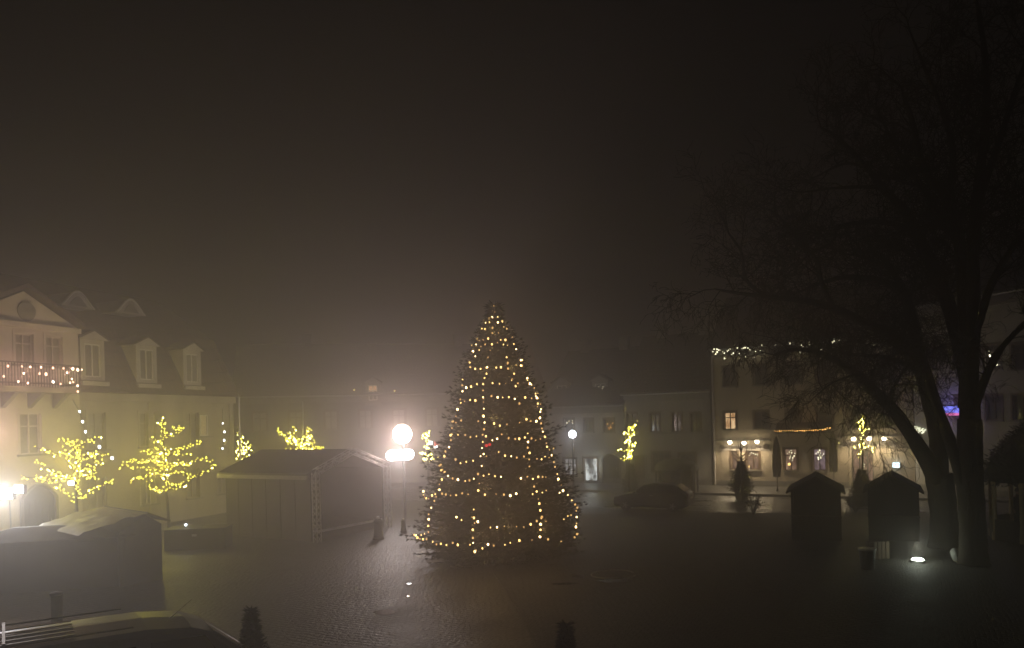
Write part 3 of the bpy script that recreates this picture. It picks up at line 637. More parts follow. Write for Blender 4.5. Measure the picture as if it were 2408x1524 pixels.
CH = [
 ('lowest chain of warm bulbs round the skirt of the Christmas tree', [(210, 1400), (270, 1420), (310, 1435), (360, 1447), (425, 1440), (490, 1448), (530, 1450), (560, 1490), (595, 1470), (630, 1450), (700, 1450), (760, 1445), (815, 1430), (890, 1425), (935, 1405), (980, 1420), (1055, 1432), (1110, 1415), (1150, 1385)]),
 ('deep sagging bulb chain, second from the bottom of the Christmas tree', [(450, 1295), (505, 1305), (540, 1295), (570, 1315), (610, 1332), (680, 1350), (725, 1350), (800, 1343), (880, 1332), (915, 1312), (940, 1300), (995, 1312), (1047, 1308), (1095, 1283), (1150, 1240)]),
 ('third bulb chain up from the bottom of the Christmas tree', [(255, 1140), (275, 1180), (310, 1165), (350, 1135), (385, 1160), (480, 1150), (555, 1150), (615, 1160), (680, 1160), (720, 1160), (795, 1152), (825, 1167), (860, 1155), (915, 1140), (965, 1137), (1020, 1180), (1050, 1150), (1065, 1135)]),
 ('fourth bulb chain up from the bottom of the Christmas tree', [(350, 990), (380, 1030), (460, 1075), (500, 1083), (520, 1080), (572, 1042), (640, 1042), (670, 1050), (740, 1038), (780, 1068), (890, 1040), (945, 1057), (965, 1057), (1040, 1070), (1055, 1105)]),
 ('fifth bulb chain up, just below the red ornament on the Christmas tree', [(440, 960), (470, 975), (505, 970), (585, 938), (695, 915), (765, 937), (800, 942), (838, 940), (872, 955), (912, 955), (960, 942), (1005, 930), (1015, 895), (990, 900)]),
 ('bulb chain right above the red ornament on the Christmas tree', [(415, 815), (460, 810), (497, 812), (560, 820), (620, 820), (657, 840), (708, 812), (785, 835), (810, 833), (845, 825), (880, 832), (905, 842), (935, 835), (965, 825)]),
 ('two swags of bulbs drooping at mid height of the Christmas tree', [(420, 735), (475, 730), (500, 730), (575, 735), (605, 705), (630, 725), (665, 745), (703, 757), (740, 750), (778, 742), (850, 725), (880, 732), (910, 735), (932, 715)]),
 ('nearly straight bright bulb chain across the upper middle of the Christmas tree', [(470, 605), (525, 612), (560, 615), (600, 600), (650, 590), (685, 593), (720, 597), (755, 597), (790, 597), (815, 590), (850, 597), (880, 600), (910, 590), (920, 575)]),
 ('bulb chain just above the straight one on the Christmas tree', [(485, 525), (535, 535), (565, 517), (600, 515), (655, 512), (695, 517), (770, 495), (830, 510), (870, 515), (860, 485), (900, 540)]),
 ('bulb chain two thirds of the way up the Christmas tree', [(525, 390), (535, 420), (625, 420), (675, 422), (710, 420), (750, 427), (745, 395), (795, 410), (825, 405), (825, 380)]),
 ('fifth bulb chain down from the tip of the Christmas tree', [(535, 290), (560, 290), (590, 295), (615, 287), (650, 285), (683, 278), (718, 288), (745, 293), (778, 280), (793, 313)]),
 ('fourth bulb chain down from the tip of the Christmas tree', [(568, 255), (600, 258), (635, 250), (655, 220), (695, 222), (707, 258), (765, 243), (775, 243)]),
 ('third bulb chain down from the tip of the Christmas tree', [(592, 192), (610, 195), (657, 192), (693, 190), (725, 187), (742, 195)]),
 ('short bulb chain, second down from the tip of the Christmas tree', [(610, 150), (640, 160), (670, 128), (687, 157), (712, 150)]),
 ('topmost cluster of bulbs at the tip of the Christmas tree', [(663, 65), (660, 95), (672, 95), (640, 135), (657, 130), (687, 125)]),
 ('upright bulb chain left of the centre line of the Christmas tree', [(555, 1490), (545, 1440), (545, 1365), (553, 1330), (545, 1250), (547, 1210), (575, 1140), (577, 1100), (572, 1042), (592, 995), (592, 960), (603, 925), (597, 888), (597, 850), (603, 810), (605, 777), (610, 740), (600, 705), (607, 665), (605, 625), (603, 555), (605, 515), (607, 485), (620, 455), (625, 420), (637, 395), (632, 360), (640, 320)]),
 ('upright bulb chain right of the centre line of the Christmas tree', [(930, 1405), (935, 1365), (938, 1330), (940, 1290), (937, 1250), (925, 1215), (915, 1140), (900, 1110), (890, 1070), (880, 1040), (875, 995), (872, 955), (872, 920), (863, 885), (862, 808), (848, 768), (850, 725), (838, 690), (837, 660), (817, 627), (790, 600)]),
 ('bulb chain climbing the left edge of the Christmas tree', [(205, 1400), (285, 1380), (285, 1345), (283, 1308), (283, 1275), (300, 1235), (320, 1200), (345, 1135), (350, 1100), (380, 1030), (358, 990), (375, 940), (385, 913), (403, 882), (413, 847), (420, 812), (423, 770), (433, 735), (443, 700), (457, 665), (470, 630), (475, 595), (485, 560), (483, 525), (487, 495), (515, 455), (525, 420), (525, 390), (560, 355), (577, 320), (545, 323), (560, 290)]),
 ('bulb chain climbing the right edge of the Christmas tree', [(1150, 1390), (1145, 1350), (1147, 1295), (1155, 1240), (1070, 1135), (1050, 1105), (1040, 1070), (1020, 1000), (1005, 930), (975, 885), (970, 860), (965, 825), (953, 795), (945, 780), (940, 750), (930, 715), (935, 680), (938, 638), (920, 645), (915, 600), (905, 575), (900, 540), (870, 515), (860, 490), (840, 450), (825, 410), (823, 380)]),
 ('short upright bulb chain under the tip, right side of the Christmas tree', [(740, 360), (745, 395), (752, 427), (780, 460), (775, 490), (790, 525)]),
]
rng = random.Random(11); xch = []
for lab, pts in CH:
    q = [on_tree(x + rng.uniform(-4, 4), y + rng.uniform(-4, 4)) for x, y in pts]; dense = [q[0]]
    for a, b in zip(q, q[1:]):
        n = max(1, round((a - b).length / .235))
        for i in range(n):
            p = a.lerp(b, i / n) + Vector((0, 0, -.05 * math.sin(math.pi * i / n))); k = Vector((p.x - TB.x, p.y - TB.y, 0))
            if k.length < prof(p.z) + .04 and k.length > .02: k *= (prof(p.z) + .04) / k.length
            if p.z > .2 and rng.random() > .16: dense.append(Vector((TB.x + k.x, TB.y + k.y, p.z)))
    dense.append(q[-1]); xch.append(chain(lab, dense, 'warm', .026, 'bulb chains on the Christmas tree', rng=rng, jit=.35, name='light_chain'))
for i, (x, y) in enumerate([(300, 1380), (560, 1400), (760, 1330), (1000, 1370), (360, 1100), (620, 1120), (900, 1080), (430, 780), (680, 720), (900, 700), (590, 430), (800, 420), (670, 200)]):
    p = on_tree(x, y, .55); c_ = xch[0]; lamp('bulb_light', p - c_.location, 9, (1, .60, .22), c_, .12)
p = on_tree(630, 875, .1); o = thing('hanging_ornament', 'glowing red ornament hanging among the Christmas tree branches', 'ornament', p)
MB().ball((-.05, 0, 0), .055, 10, 6).ball((.06, 0, .03), .05, 10, 6).build('bauble', E['red'], o); MB().tube([(0, 0, .05), (0, 0, .22)], .008, 4).build('hook', M['black'], o)

# ================================================================== small trees wound with yellow bulbs
z2 = zm(0, 940, 4.01); z4 = zm(500, 880, 3.463); z7b = zm(980, 1000, 13.85); z8 = zm(1900, 900, 3.047)
YT = [
 ('small bare tree wound with yellow bulbs, widest branches at its left, beside the gate', 'yellow bulbs wound thickly round the tree nearest the left picture edge', z2, 31, 7, 440, [(735, 1250), (725, 950), (738, 800), (735, 600), (740, 470)], [
  [(735, 560), (690, 450), (610, 420), (560, 390)], [(735, 560), (720, 470), (640, 440), (600, 430)], [(740, 560), (760, 470), (820, 430), (890, 410), (955, 385)], [(735, 600), (640, 520), (520, 545), (480, 510), (410, 500), (325, 485)],
  [(740, 600), (810, 560), (880, 540), (960, 550), (1015, 545)], [(740, 620), (820, 570), (900, 580), (980, 590)], [(735, 700), (650, 640), (640, 560), (615, 480)], [(745, 720), (820, 660), (920, 640), (975, 630)],
  [(740, 760), (590, 760), (500, 710), (430, 690), (390, 640), (345, 615)], [(730, 790), (600, 740), (520, 740), (430, 710)], [(720, 800), (560, 760), (480, 820), (400, 795), (330, 770)], [(750, 740), (870, 690), (900, 720), (890, 760)],
  [(760, 760), (880, 750), (930, 775), (840, 740)], [(730, 950), (800, 930), (880, 890), (960, 850), (1040, 820), (1075, 800)], [(725, 980), (680, 955), (640, 915), (590, 880), (530, 855)], [(720, 800), (250, 770), (215, 745)], [(725, 950), (740, 740), (740, 600), (735, 470)], [(725, 900), (750, 700), (725, 560)], [(710, 1000), (765, 965), (800, 935)], [(700, 450), (660, 440), (780, 440)]]),
 ('small bare tree wound with yellow bulbs, pointed top and a looping lower branch', 'yellow bulbs wound round the pointed tree in front of the cream house', z2, 35, 8, 380, [(1605, 1200), (1590, 1000), (1570, 850), (1565, 560), (1545, 350), (1550, 190)], [
  [(1550, 330), (1540, 260), (1505, 250)], [(1550, 190), (1560, 260), (1545, 380)], [(1550, 380), (1640, 300), (1690, 310), (1735, 285)], [(1555, 390), (1640, 370), (1690, 350), (1720, 310)], [(1545, 440), (1450, 410)],
  [(1560, 540), (1480, 490), (1400, 520), (1345, 510)], [(1560, 560), (1440, 550), (1380, 510)], [(1570, 540), (1680, 500), (1740, 490), (1800, 460), (1870, 445), (1915, 435)], [(1570, 580), (1650, 540), (1720, 555), (1830, 545)],
  [(1570, 640), (1470, 620), (1400, 615), (1260, 605), (1190, 650), (1130, 680)], [(1570, 700), (1470, 600), (1330, 620), (1215, 615)], [(1560, 700), (1440, 680), (1330, 680), (1250, 670)], [(1560, 740), (1440, 735), (1360, 770), (1290, 775), (1240, 820)],
  [(1575, 660), (1690, 620), (1780, 640), (1880, 600), (1960, 590), (1980, 620)], [(1580, 700), (1680, 630), (1740, 660), (1810, 660)], [(1580, 740), (1650, 710), (1750, 730), (1800, 780), (1730, 840), (1650, 870), (1540, 905), (1450, 870), (1390, 800)],
  [(1800, 780), (1880, 745), (1940, 710), (2010, 660), (2035, 605)], [(1565, 800), (1620, 830), (1700, 850), (1760, 840)], [(1560, 860), (1480, 880), (1410, 840)], [(1570, 850), (1565, 700), (1560, 540), (1545, 400)], [(1570, 600), (1560, 520), (1550, 470)]]),
 ('slight bare tree wound with yellow bulbs behind the tall pole left of the stage', 'yellow bulbs on the slight tree behind the tall pole', z4, 47, 2.5, 100, [(240, 980), (240, 720), (235, 600), (220, 500)], [
  [(240, 760), (235, 600), (220, 500)], [(240, 700), (260, 530)], [(240, 680), (310, 570)], [(240, 700), (340, 600)], [(240, 720), (340, 690)], [(240, 650), (215, 640)], [(240, 740), (280, 720)], [(238, 690), (330, 640)], [(230, 740), (225, 620)]]),
 ('bare tree wound with yellow bulbs rising behind the stage roof', 'yellow bulbs on the fan-shaped tree above the stage roof', z4, 44, 5, 260, [(740, 950), (738, 650), (710, 585), (690, 520), (680, 450)], [
  [(740, 640), (700, 580), (690, 520), (680, 450)], [(700, 580), (640, 500)], [(700, 560), (610, 570), (660, 600)], [(690, 590), (580, 520), (545, 470)], [(740, 640), (780, 600), (800, 560), (835, 530)], [(740, 600), (760, 530)], [(780, 600), (850, 580)],
  [(740, 640), (850, 630), (920, 630)], [(740, 650), (660, 640), (600, 650)], [(800, 560), (790, 490), (820, 470)], [(740, 650), (715, 600), (700, 560)], [(735, 630), (780, 610)]]),
 ('thin bare tree wound with yellow bulbs between the lit sign and the Christmas tree', 'yellow bulbs on the thin tree next to the glowing round sign', z7b, 50, 1.5, 90, [(490, 1600), (480, 1100), (460, 700), (520, 320)], [
  [(470, 1000), (450, 640), (520, 320)], [(450, 640), (280, 470), (330, 390)], [(430, 500), (450, 350)], [(480, 900), (470, 800), (340, 830)], [(480, 1100), (300, 1080), (210, 1020)], [(460, 1200), (380, 1300), (330, 1150)], [(470, 1250), (640, 1200), (840, 1110)], [(480, 1100), (560, 1060)]]),
 ('slim bare tree wound with yellow bulbs in front of the dark arched gate house', 'yellow bulbs on the slim tree in front of the two dim houses', z6, 49, 2.6, 150, [(850, 1090), (850, 900), (858, 700), (850, 505)], [
  [(850, 600), (790, 590)], [(850, 600), (910, 590)], [(850, 560), (905, 520)], [(850, 650), (805, 680)], [(860, 710), (915, 680)], [(855, 760), (780, 745), (730, 770)], [(855, 740), (840, 830), (790, 825)], [(860, 780), (860, 830)], [(845, 510), (850, 600)], [(850, 600), (860, 780)], [(830, 800), (870, 820)]]),
 ('slim bare tree wound with yellow bulbs before the restaurant door', 'yellow bulbs on the slim tree before the restaurant door', z8, 43, 2.4, 90, [(440, 760), (440, 600), (440, 450), (430, 262)], [
  [(440, 330), (410, 320), (400, 300)], [(440, 300), (460, 270)], [(440, 400), (480, 345)], [(430, 480), (390, 480)], [(430, 470), (500, 490), (525, 490), (520, 520)], [(430, 500), (415, 560)], [(430, 262), (435, 330), (420, 350)], [(440, 400), (430, 480)], [(445, 360), (430, 300)]]),
]
rng = random.Random(21)
for lab, clab, z_, d, pw, nb, tk, br in YT:
    base = P(*z_(tk[0]), d); base.z = 0; t = thing('small_tree', lab, 'tree', base, 0, 'small bare trees wound with yellow bulbs')
    top = [P(*z_(q), d) - base for q in tk]; pts = [Vector((0, 0, 0)), Vector((top[1].x * .3, top[1].y, max(.6, top[1].z * .6)))] + top[1:]
    MB().tube(pts, [.085, .07, .06, .05, .04, .03, .02][:len(pts)], 8).build('trunk', M['bark'], t); runs = []; tot = 0
    for b in br:
        dy = rng.uniform(-.9, .9); n = len(b)
        q = [P(*z_(p_), d + dy * (i / max(1, n - 1)) ** .8 * min(1.0, d / 40)) for i, p_ in enumerate(b)]
        MB().tube([v - base for v in q], [.03 - .022 * i / (n - 1) for i in range(n)], 5).build('branch', M['twig'], t)
        runs.append(q); tot += sum((e - f).length for e, f in zip(q, q[1:]))
    bulbs = []
    for q in runs: bulbs += resample(q, tot / nb, rng, .06)[0:]
    c_ = chain(clab, bulbs, 'yellow', .0135 + .00018 * d, 'yellow bulb strings on the small trees', rng=rng, wires=runs, jit=.3)
    cs = sum(bulbs, Vector()) / len(bulbs)
    for k in range(2 if pw > 4 else 1):
        lamp('bulb_glow', cs + Vector((rng.uniform(-.4, .4), -.3, -.5 + .9 * k)) - c_.location, pw * 17, (1, .86, .08), c_, .3)
# ================================================================== market stalls
def yawframe(c, deg): return Frame((c.x, c.y), (c.x + math.cos(R(deg)), c.y + math.sin(R(deg))))
def hut(label, a, b, dep, wall_h, peak, over=.3, wm=None, rm=None, group=None, boards=True, fascia=True):
    """gable-fronted market hut: a, b the feet of the front wall"""
    fr = Frame(a, b); L = fr.len; t = thing('market_hut', label, 'market hut', fr.o, fr.ang, group); wm = wm or M['woodd']; rm = rm or M['felt']
    mb = MB(); mb.bx(0, L, 0, .05, 0, .95).bx(0, .09, 0, .05, .95, wall_h).bx(L - .09, L, 0, .05, .95, wall_h)
    mb.add([(0, .05, 0), (0, dep, 0), (0, dep, wall_h), (0, .05, wall_h)], [(3, 2, 1, 0)]); mb.add([(L, .05, 0), (L, dep, 0), (L, dep, wall_h), (L, .05, wall_h)], [(0, 1, 2, 3)])
    mb.add([(0, dep, 0), (L, dep, 0), (L, dep, wall_h), (L / 2, dep, peak), (0, dep, wall_h)], [(4, 3, 2, 1, 0)])
    mb.add([(0, .02, wall_h), (L, .02, wall_h), (L / 2, .02, peak)], [(0, 1, 2)])
    for i in range(1, int(L / .16)): mb.bx(i * .16 - .008, i * .16 + .008, -.008, -.001, .02, .93)
    mb.build('wall', wm, t)
    sh = MB().bx(.1, L - .1, .005, .045, .96, wall_h - .02)
    for i in range(1, int(L / .2)): sh.bx(i * .2 - .006, i * .2 + .006, -.004, .003, .98, wall_h - .04)
    sh.build('shutter', wm, t)
    MB().bx(-.03, L + .03, -.22, -.002, .96, 1.0).build('counter', M['wood'], t)
    k = (peak - wall_h) / (L / 2); e = wall_h - k * over
    MB().prism([(-over, e), (L / 2, peak), (L + over, e), (L + over, e + .07), (L / 2, peak + .08), (-over, e + .07)], -.35, dep + .25).build('roof', rm, t)
    if fascia:
        f = MB(); f.tube([(-over, -.36, e + .02), (L / 2, -.36, peak + .02), (L + over, -.36, e + .02)], .045, 4); f.build('bargeboard', M['wood'], t)
    return t
g2 = lambda x, y: G(x, y)
hut('dark wooden market hut on the right, nearer the middle of the square', G(1862, 1270), G(1980, 1274), 2.4, 1.96, 2.46, .16, group='dark market huts')
hut('dark wooden market hut standing against the big bare tree trunks', G(2043, 1271), G(2164, 1276), 2.4, 1.96, 2.48, .16, group='dark market huts')
# two stalls at the left
fa = Frame(P(-70, 1370, 23.6), P(300, 1378, 24.6)); t = thing('market_stall', 'wide grey market stall with a low hipped roof at the left picture edge', 'market stall', fa.o, fa.ang, 'grey market stalls'); L = fa.len
MB().bx(0, L, 0, 3.0, 0, 1.68).build('wall', M['tent'], t)
c0 = fa.px(25, 1234, 1.0); c1 = fa.px(150, 1236, 1.0); rz_ = c1[1]
MB().add([(-.3, -.3, 1.62), (L + .3, -.3, 1.62), (L + .3, 3.3, 1.62), (-.3, 3.3, 1.62), (c0[0], 1.0, rz_), (c1[0], 1.0, rz_), (c1[0], 1.3, rz_), (c0[0], 1.3, rz_)], [(0, 1, 5, 4), (1, 2, 6, 5), (2, 3, 7, 6), (3, 0, 4, 7), (4, 5, 6, 7), (3, 2, 1, 0)]).build('roof', M['tent'], t)
MB().bx(.2, L - .2, -.04, -.003, .7, 1.5).build('shutter', M['tent'], t)
fb = Frame(P(283, 1376, 24.4), P(383, 1374, 25.4)); t = thing('market_stall', 'grey market stall with a yellow-lit tarpaulin on its roof', 'market stall', fb.o, fb.ang, 'grey market stalls'); L = fb.len
pk = fb.px(345, 1208, -.1); w0 = fb.px(285, 1249, -.1)[1]; w1 = fb.px(390, 1224, -.1)[1]
MB().prism([(0, 0), (L, 0), (L, w1 - .1), (pk[0], pk[1] - .04), (0, w0 - .05)], 0, 3.4).build('wall', M['tent'], t)
MB().prism([(pk[0], pk[1]), (L + .25, w1 - .05), (L + .25, w1), (pk[0] + .02, pk[1] + .05)], -.15, 3.6).build('roof', M['tent'], t)
tp = MB(); n = 14; vs_ = []; 
for i in range(n + 1):
    for j in range(n + 1):
        q = i / n; y = -.2 + 3.9 * j / n; x = pk[0] - (pk[0] + 1.25) * (1 - q); z = w0 + (pk[1] - w0) * (q ** .7) + .045 * math.sin(j * 1.9 + i * .8) * math.sin(math.pi * q) + .03 * rr.uniform(-1, 1) * (0 < i < n)
        vs_.append((x, y, z + .02))
tp.add(vs_, [(i * (n + 1) + j, (i + 1) * (n + 1) + j, (i + 1) * (n + 1) + j + 1, i * (n + 1) + j + 1) for i in range(n) for j in range(n)])
tp.build('tarpaulin', M['tarp'], t, smooth=True)
MB().bx(.15, L - .15, -.04, -.003, .85, 1.75).build('shutter', M['tent'], t)
# low box beside the stage with a cold lamp on it
fp = Frame(G(386, 1296), G(529, 1290)); t = thing('storage_box', 'low dark storage box between the left stalls and the stage', 'box', fp.o, fp.ang)
MB().bx(0, fp.len, 0, 1.2, 0, .82).build('body', M['woodd'], t); MB().bx(-.04, fp.len + .04, -.04, 1.24, .825, .87).build('lid', M['felt'], t); MB().box((fp.len * .5, -.02, .6), (.18, .03, .08)).build('latch', M['steel'], t)
q = fp.px(437, 1236, .2); o = thing('work_lamp', 'small cold blue-white work lamp above the low storage box', 'lamp', fp.w(q[0], .2, .87))
MB().tube([(0, 0, 0), (0, 0, q[1] - .87)], .015, 6).build('stem', M['black'], o); MB().ball((0, 0, q[1] - .84), .05, 8, 5).build('bulb', E['small'], o); lamp('work_light', (0, -.15, q[1] - .8), 6, (.62, .78, 1), o, .1)

# ================================================================== stage
A = G(740, 1275); B = G(907, 1240); fs = Frame(A, B); Ls = fs.len; DS = 5.5
t = thing('stage', 'covered dark stage tent with an aluminium truss arch at its open end', 'stage', fs.o, fs.ang)
hz = 3.0; ap = fs.px(822, 1061)
apu, apz = Ls / 2, ap[1]
mb = MB(); mb.bx(-.04, .04, .15, DS, .02, hz - .1).bx(Ls - .04, Ls + .04, .15, DS, .02, hz - .1).bx(.05, Ls - .05, DS - .06, DS, .02, hz - .05)
mb.add([(.04, DS - .03, hz - .06), (Ls - .04, DS - .03, hz - .06), (apu, DS - .03, apz - .15)], [(0, 1, 2)]); mb.build('side_sheeting', M['tent'], t)
MB().prism([(-.25, hz - .12), (apu, apz + .02), (Ls + .25, hz - .12), (Ls + .25, hz - .04), (apu, apz + .1), (-.25, hz - .04)], .12, DS + .3).build('roof', M['tent'], t)
for k in range(1, 6): MB().bx(-.052, -.041, .15 + k * .9, .19 + k * .9, .03, hz - .15).build('seam', M['felt'], t)
MB().bx(-.27, -.22, .12, DS + .3, hz - .3, hz - .13).build('valance', M['cable'], t)
MB().bx(.06, Ls - .06, .1, DS - .08, .02, .42).build('platform', M['woodd'], t); MB().bx(.2, Ls - .2, .02, .098, .36, .46).build('edge_board', M['alu'], t)
def truss(parent, a, b, name, s=.24, right=(1, 0, 0)):
    a, b = Vector(a), Vector(b); d = (b - a).normalized(); r1 = Vector((0, 1, 0)); r2 = d.cross(r1).normalized(); mb = MB(); L = (b - a).length
    off = [r1 * s / 2 + r2 * s / 2, r1 * s / 2 - r2 * s / 2, -r1 * s / 2 - r2 * s / 2, -r1 * s / 2 + r2 * s / 2]
    for o_ in off: mb.tube([a + o_, b + o_], .026, 6)
    n = max(2, round(L / (s * 1.15)))
    for i in range(n):
        for k in range(4):
            p0 = a + d * L * i / n; p1 = a + d * L * (i + 1) / n; q0, q1 = (off[k], off[(k + 1) % 4]) if i % 2 else (off[(k + 1) % 4], off[k]); mb.tube([p0 + q0, p1 + q1], .013, 5)
    return mb.build(name, M['alu'], parent)
truss(t, (0, -.16, 0), (0, -.16, hz), 'truss_post'); truss(t, (Ls, -.16, 0), (Ls, -.16, hz), 'truss_post')
truss(t, (0, -.16, hz + .02), (apu, -.16, apz + .02), 'truss_rafter'); truss(t, (apu, -.16, apz + .02), (Ls, -.16, hz + .02), 'truss_rafter')
# bollards
def bollard(label, base, h, group='dark stone bollards by the stage'):
    t = thing('bollard', label, 'bollard', base, 0, group)
    MB().lathe([(.26 * h, 0), (.26 * h, .06 * h), (.22 * h, .1 * h), (.17 * h, .72 * h), (.2 * h, .76 * h), (.2 * h, .82 * h), (.12 * h, .9 * h)], n=16).build('post', M['stone'], t)
    MB().ball((0, 0, .95 * h), .085 * h, 10, 6).build('knob', M['alu'], t)
bollard('taller dark bollard with a bright knob right of the stage post', G(890, 1268), .98); bollard('shorter dark bollard standing nearest the Christmas tree', G(949, 1251), .64)
# glowing round sign on its mast
sp = P(946, 1020, 39.5); o = thing('illuminated_sign', 'glowing round sign above a lit oblong panel on a mast behind the stage', 'lit sign', (sp.x, sp.y, 0), R(-8))
c1 = P(945, 1021, 39.5).z; c2 = P(939, 1070, 39.5).z
MB().tube([(0, .12, 0), (0, .12, c1 + .3)], .07, 10).build('mast', M['black'], o)
MB().lathe([(.02, -.06), (.44, -.06), (.5, -.03), (.5, .06), (.44, .08)], n=28).build('disc', E['disc'], o, loc=(0, 0, c1)).rotation_euler = (R(90), 0, 0)
n = 10; hw_, hh_ = .73, .27; poly = [(hw_ - hh_ + hh_ * math.cos(-math.pi / 2 + math.pi * i / n), c2 + hh_ * math.sin(-math.pi / 2 + math.pi * i / n)) for i in range(n + 1)] + [(-hw_ + hh_ + hh_ * math.cos(math.pi / 2 + math.pi * i / n), c2 + hh_ * math.sin(math.pi / 2 + math.pi * i / n)) for i in range(n + 1)]
MB().prism([(p_[0] - .15, p_[1] + .12 * p_[0] * .3) for p_ in poly], -.08, .05).build('panel', E['panel'], o)
lamp('sign_light', (0, -.5, c1), 600, (1, .72, .64), o, .3); lamp('panel_light', (-.15, -.45, c2 - .1), 420, (1, .95, .96), o, .3)
sb = lamp('sign_halo_spot', (0, -.55, (c1 + c2) / 2 + .2), 520, (1, .80, .77), o, .3, 'SPOT', spot_size=R(76), spot_blend=.9); sb.rotation_euler = (R(-90), 0, R(8) - math.atan2(sp.x, sp.y))  # extra spot toward the camera, added to swell the sign's halo
# small red sign and white lamp behind the thin yellow tree
q = zm(980, 1000, 13.85); p0 = P(*q((735, 730)), 53); o = thing('warning_sign', 'small red glowing sign on a thin post left of the Christmas tree', 'sign', (p0.x, p0.y, 0))
MB().tube([(0, .06, 0), (0, .06, p0.z)], .03, 6).build('post', M['steel'], o); MB().lathe([(.24, -.03), (.24, .03)], n=3).build('triangle', E['red'], o, loc=(0, 0, p0.z)).rotation_euler = (R(90), 0, 0)
p1 = P(*q((720, 815)), 52.9); MB().box((p1.x - p0.x, 0, p1.z), (.2, .04, .16)).build('lower_plate', E['white'], o)
p0 = P(*q((562, 688)), 53); o = thing('post_lamp', 'small white lamp on a thin post beside the red sign', 'lamp', (p0.x, p0.y, 0)); MB().tube([(0, 0, 0), (0, 0, p0.z - .1)], .03, 6).build('post', M['steel'], o); MB().ball((0, 0, p0.z), .13, 10, 6).build('globe', E['white'], o)
# flag poles
for px, y0, y1, d, lab in ((561, 938, 1100, 40, 'tall pale pole beside the corner of the cream house'), (711, 948, 1005, 47, 'thin pole rising behind the fan-shaped yellow tree')):
    p = P(px, y0, d); o = thing('flagpole', lab, 'pole', (p.x, p.y, 0)); MB().tube([(0, 0, 0), (0, 0, p.z)], [.075, .045], 10).build('pole', M['steel'], o); MB().ball((0, 0, p.z + .04), .07, 8, 5).build('cap', M['steel'], o); MB().lathe([(.16, 0), (.16, .05), (.08, .09)], n=12).build('foot', M['steel'], o)
# globe street lamp
p = P(1346, 1021, 51); o = thing('street_lamp', 'street lamp with a bluish white globe before the white house', 'street lamp', (p.x, p.y, 0))
MB().lathe([(.16, 0), (.16, .5), (.09, .6), (.06, .75), (.05, p.z - .35), (.09, p.z - .3), (.14, p.z - .24)], n=14).build('post', M['black'], o); MB().ball((0, 0, p.z), .25, 18, 10).build('globe', E['globe'], o); MB().lathe([(.1, p.z + .245), (.04, p.z + .32)], n=10).build('finial', M['black'], o)
lamp('globe_light', (0, -.5, p.z), 170, (.84, .9, 1), o, .25)
u, z = frC.px(*z6((480, 880)), -.4); lamp('shop_light', (u, -.5, z), 40, (.9, 1, .95), house_c, .25)
# floodlights at the left edge
for (px, y_, d, pw, s, lab) in ((14, 1160, 28, 1300, .40, 'big white floodlight on a stand at the left picture edge'), (168, 1136, 30, 16, .15, 'small white floodlight glaring through the yellow lit tree')):
    p = P(px, y_, d); o = thing('floodlight', lab, 'floodlight', (p.x, p.y, 0), R(-25)); z = p.z
    MB().tube([(0, .14, 0), (0, .14, z)], .03, 8).build('stand', M['steel'], o)
    for k in range(3): MB().tube([(0, .14, .5), (.45 * math.cos(k * 2.09), .14 + .45 * math.sin(k * 2.09), .0)], .015, 6).build('leg', M['steel'], o)
    MB().bx(-s, s, -.0, .12, z - s * .55, z + s * .55).build('housing', M['black'], o); MB().bx(-s * .93, s * .93, -.03, -.004, z - s * .48, z + s * .48).build('glass', E['flood'], o)
    if s > .3:
        MB().bx(s + .12, s + .62, .0, .12, z + .0, z + .32).build('housing', M['black'], o); MB().bx(s + .14, s + .6, -.03, -.004, z + .03, z + .3).build('glass', E['flood'], o)
    sl = lamp('flood_beam', (0, -.3, z), pw, (.97, .97, 1), o, .3, 'SPOT', spot_size=R(86), spot_blend=.8)
    sl.rotation_euler = (R(-84), 0, R(25) - math.atan2(p.x, p.y))
# hanging strings of big white bulbs
z2b = zm(0, 940, 4.01)
for lab, pts, d in (('slanting string of white bulbs above the tree at the left edge', [(690, 30), (757, 143), (785, 240), (813, 335), (945, 478), (1065, 585)], 33), ('upright string of four white bulbs near the corner of the cream house', [(2118, 255), (2133, 335), (2130, 415), (2115, 493)], 41)):
    w_ = [P(*z2b(p_), d) for p_ in pts]; chain(lab, w_[1:] if len(w_) > 4 else w_, 'white', .045, 'strings of big white bulbs', wires=[w_ if len(w_) > 4 else [w_[0] + Vector((0, 0, .8))] + w_], wr=.012)
# eaves icicles, awning string and door garland of the restaurant house
rng = random.Random(9)
def on_fac(fr, z_, pts, off): return [fr.w(*(lambda q: (q[0], off, q[1]))(fr.px(*z_(p_), off))) for p_ in pts]
line = resample(on_fac(frE, z7, [(150, 212), (250, 215), (400, 205), (560, 190), (790, 170), (1000, 160), (1200, 145), (1370, 150)], -.5), .1)
pts = []
for i in range(96):
    if rng.random() < .12: continue
    p = rng.choice(line); pts.append(p + Vector((0, 0, rng.choice((0, -.08, -.18, -.3, -.45, -.65)) + .12 + rng.gauss(0, .06))))
chain('row of pale icicle bulbs along the roof edge of the restaurant house', pts, 'pale', .03, None, wires=[line], jit=.4)
aw0 = frE.px(*z7((600, 795)), -1.0); aw1 = frE.px(*z7((1005, 775)), -1.0)
t = thing('awning', 'dark awning over the two lit restaurant windows with orange bulbs along its edge', 'awning', frE.o, frE.ang)
MB().prism_x([(-1.0, aw0[1] - .02), (-.02, aw0[1] + .45), (-.02, aw0[1] + .5), (-1.05, aw0[1] + .03)], aw0[0], aw1[0]).build('canopy', M['canvas'], t); MB().bx(aw0[0], aw1[0], -1.06, -1.02, aw0[1] - .2, aw0[1] + .02).build('valance', M['canvas'], t)
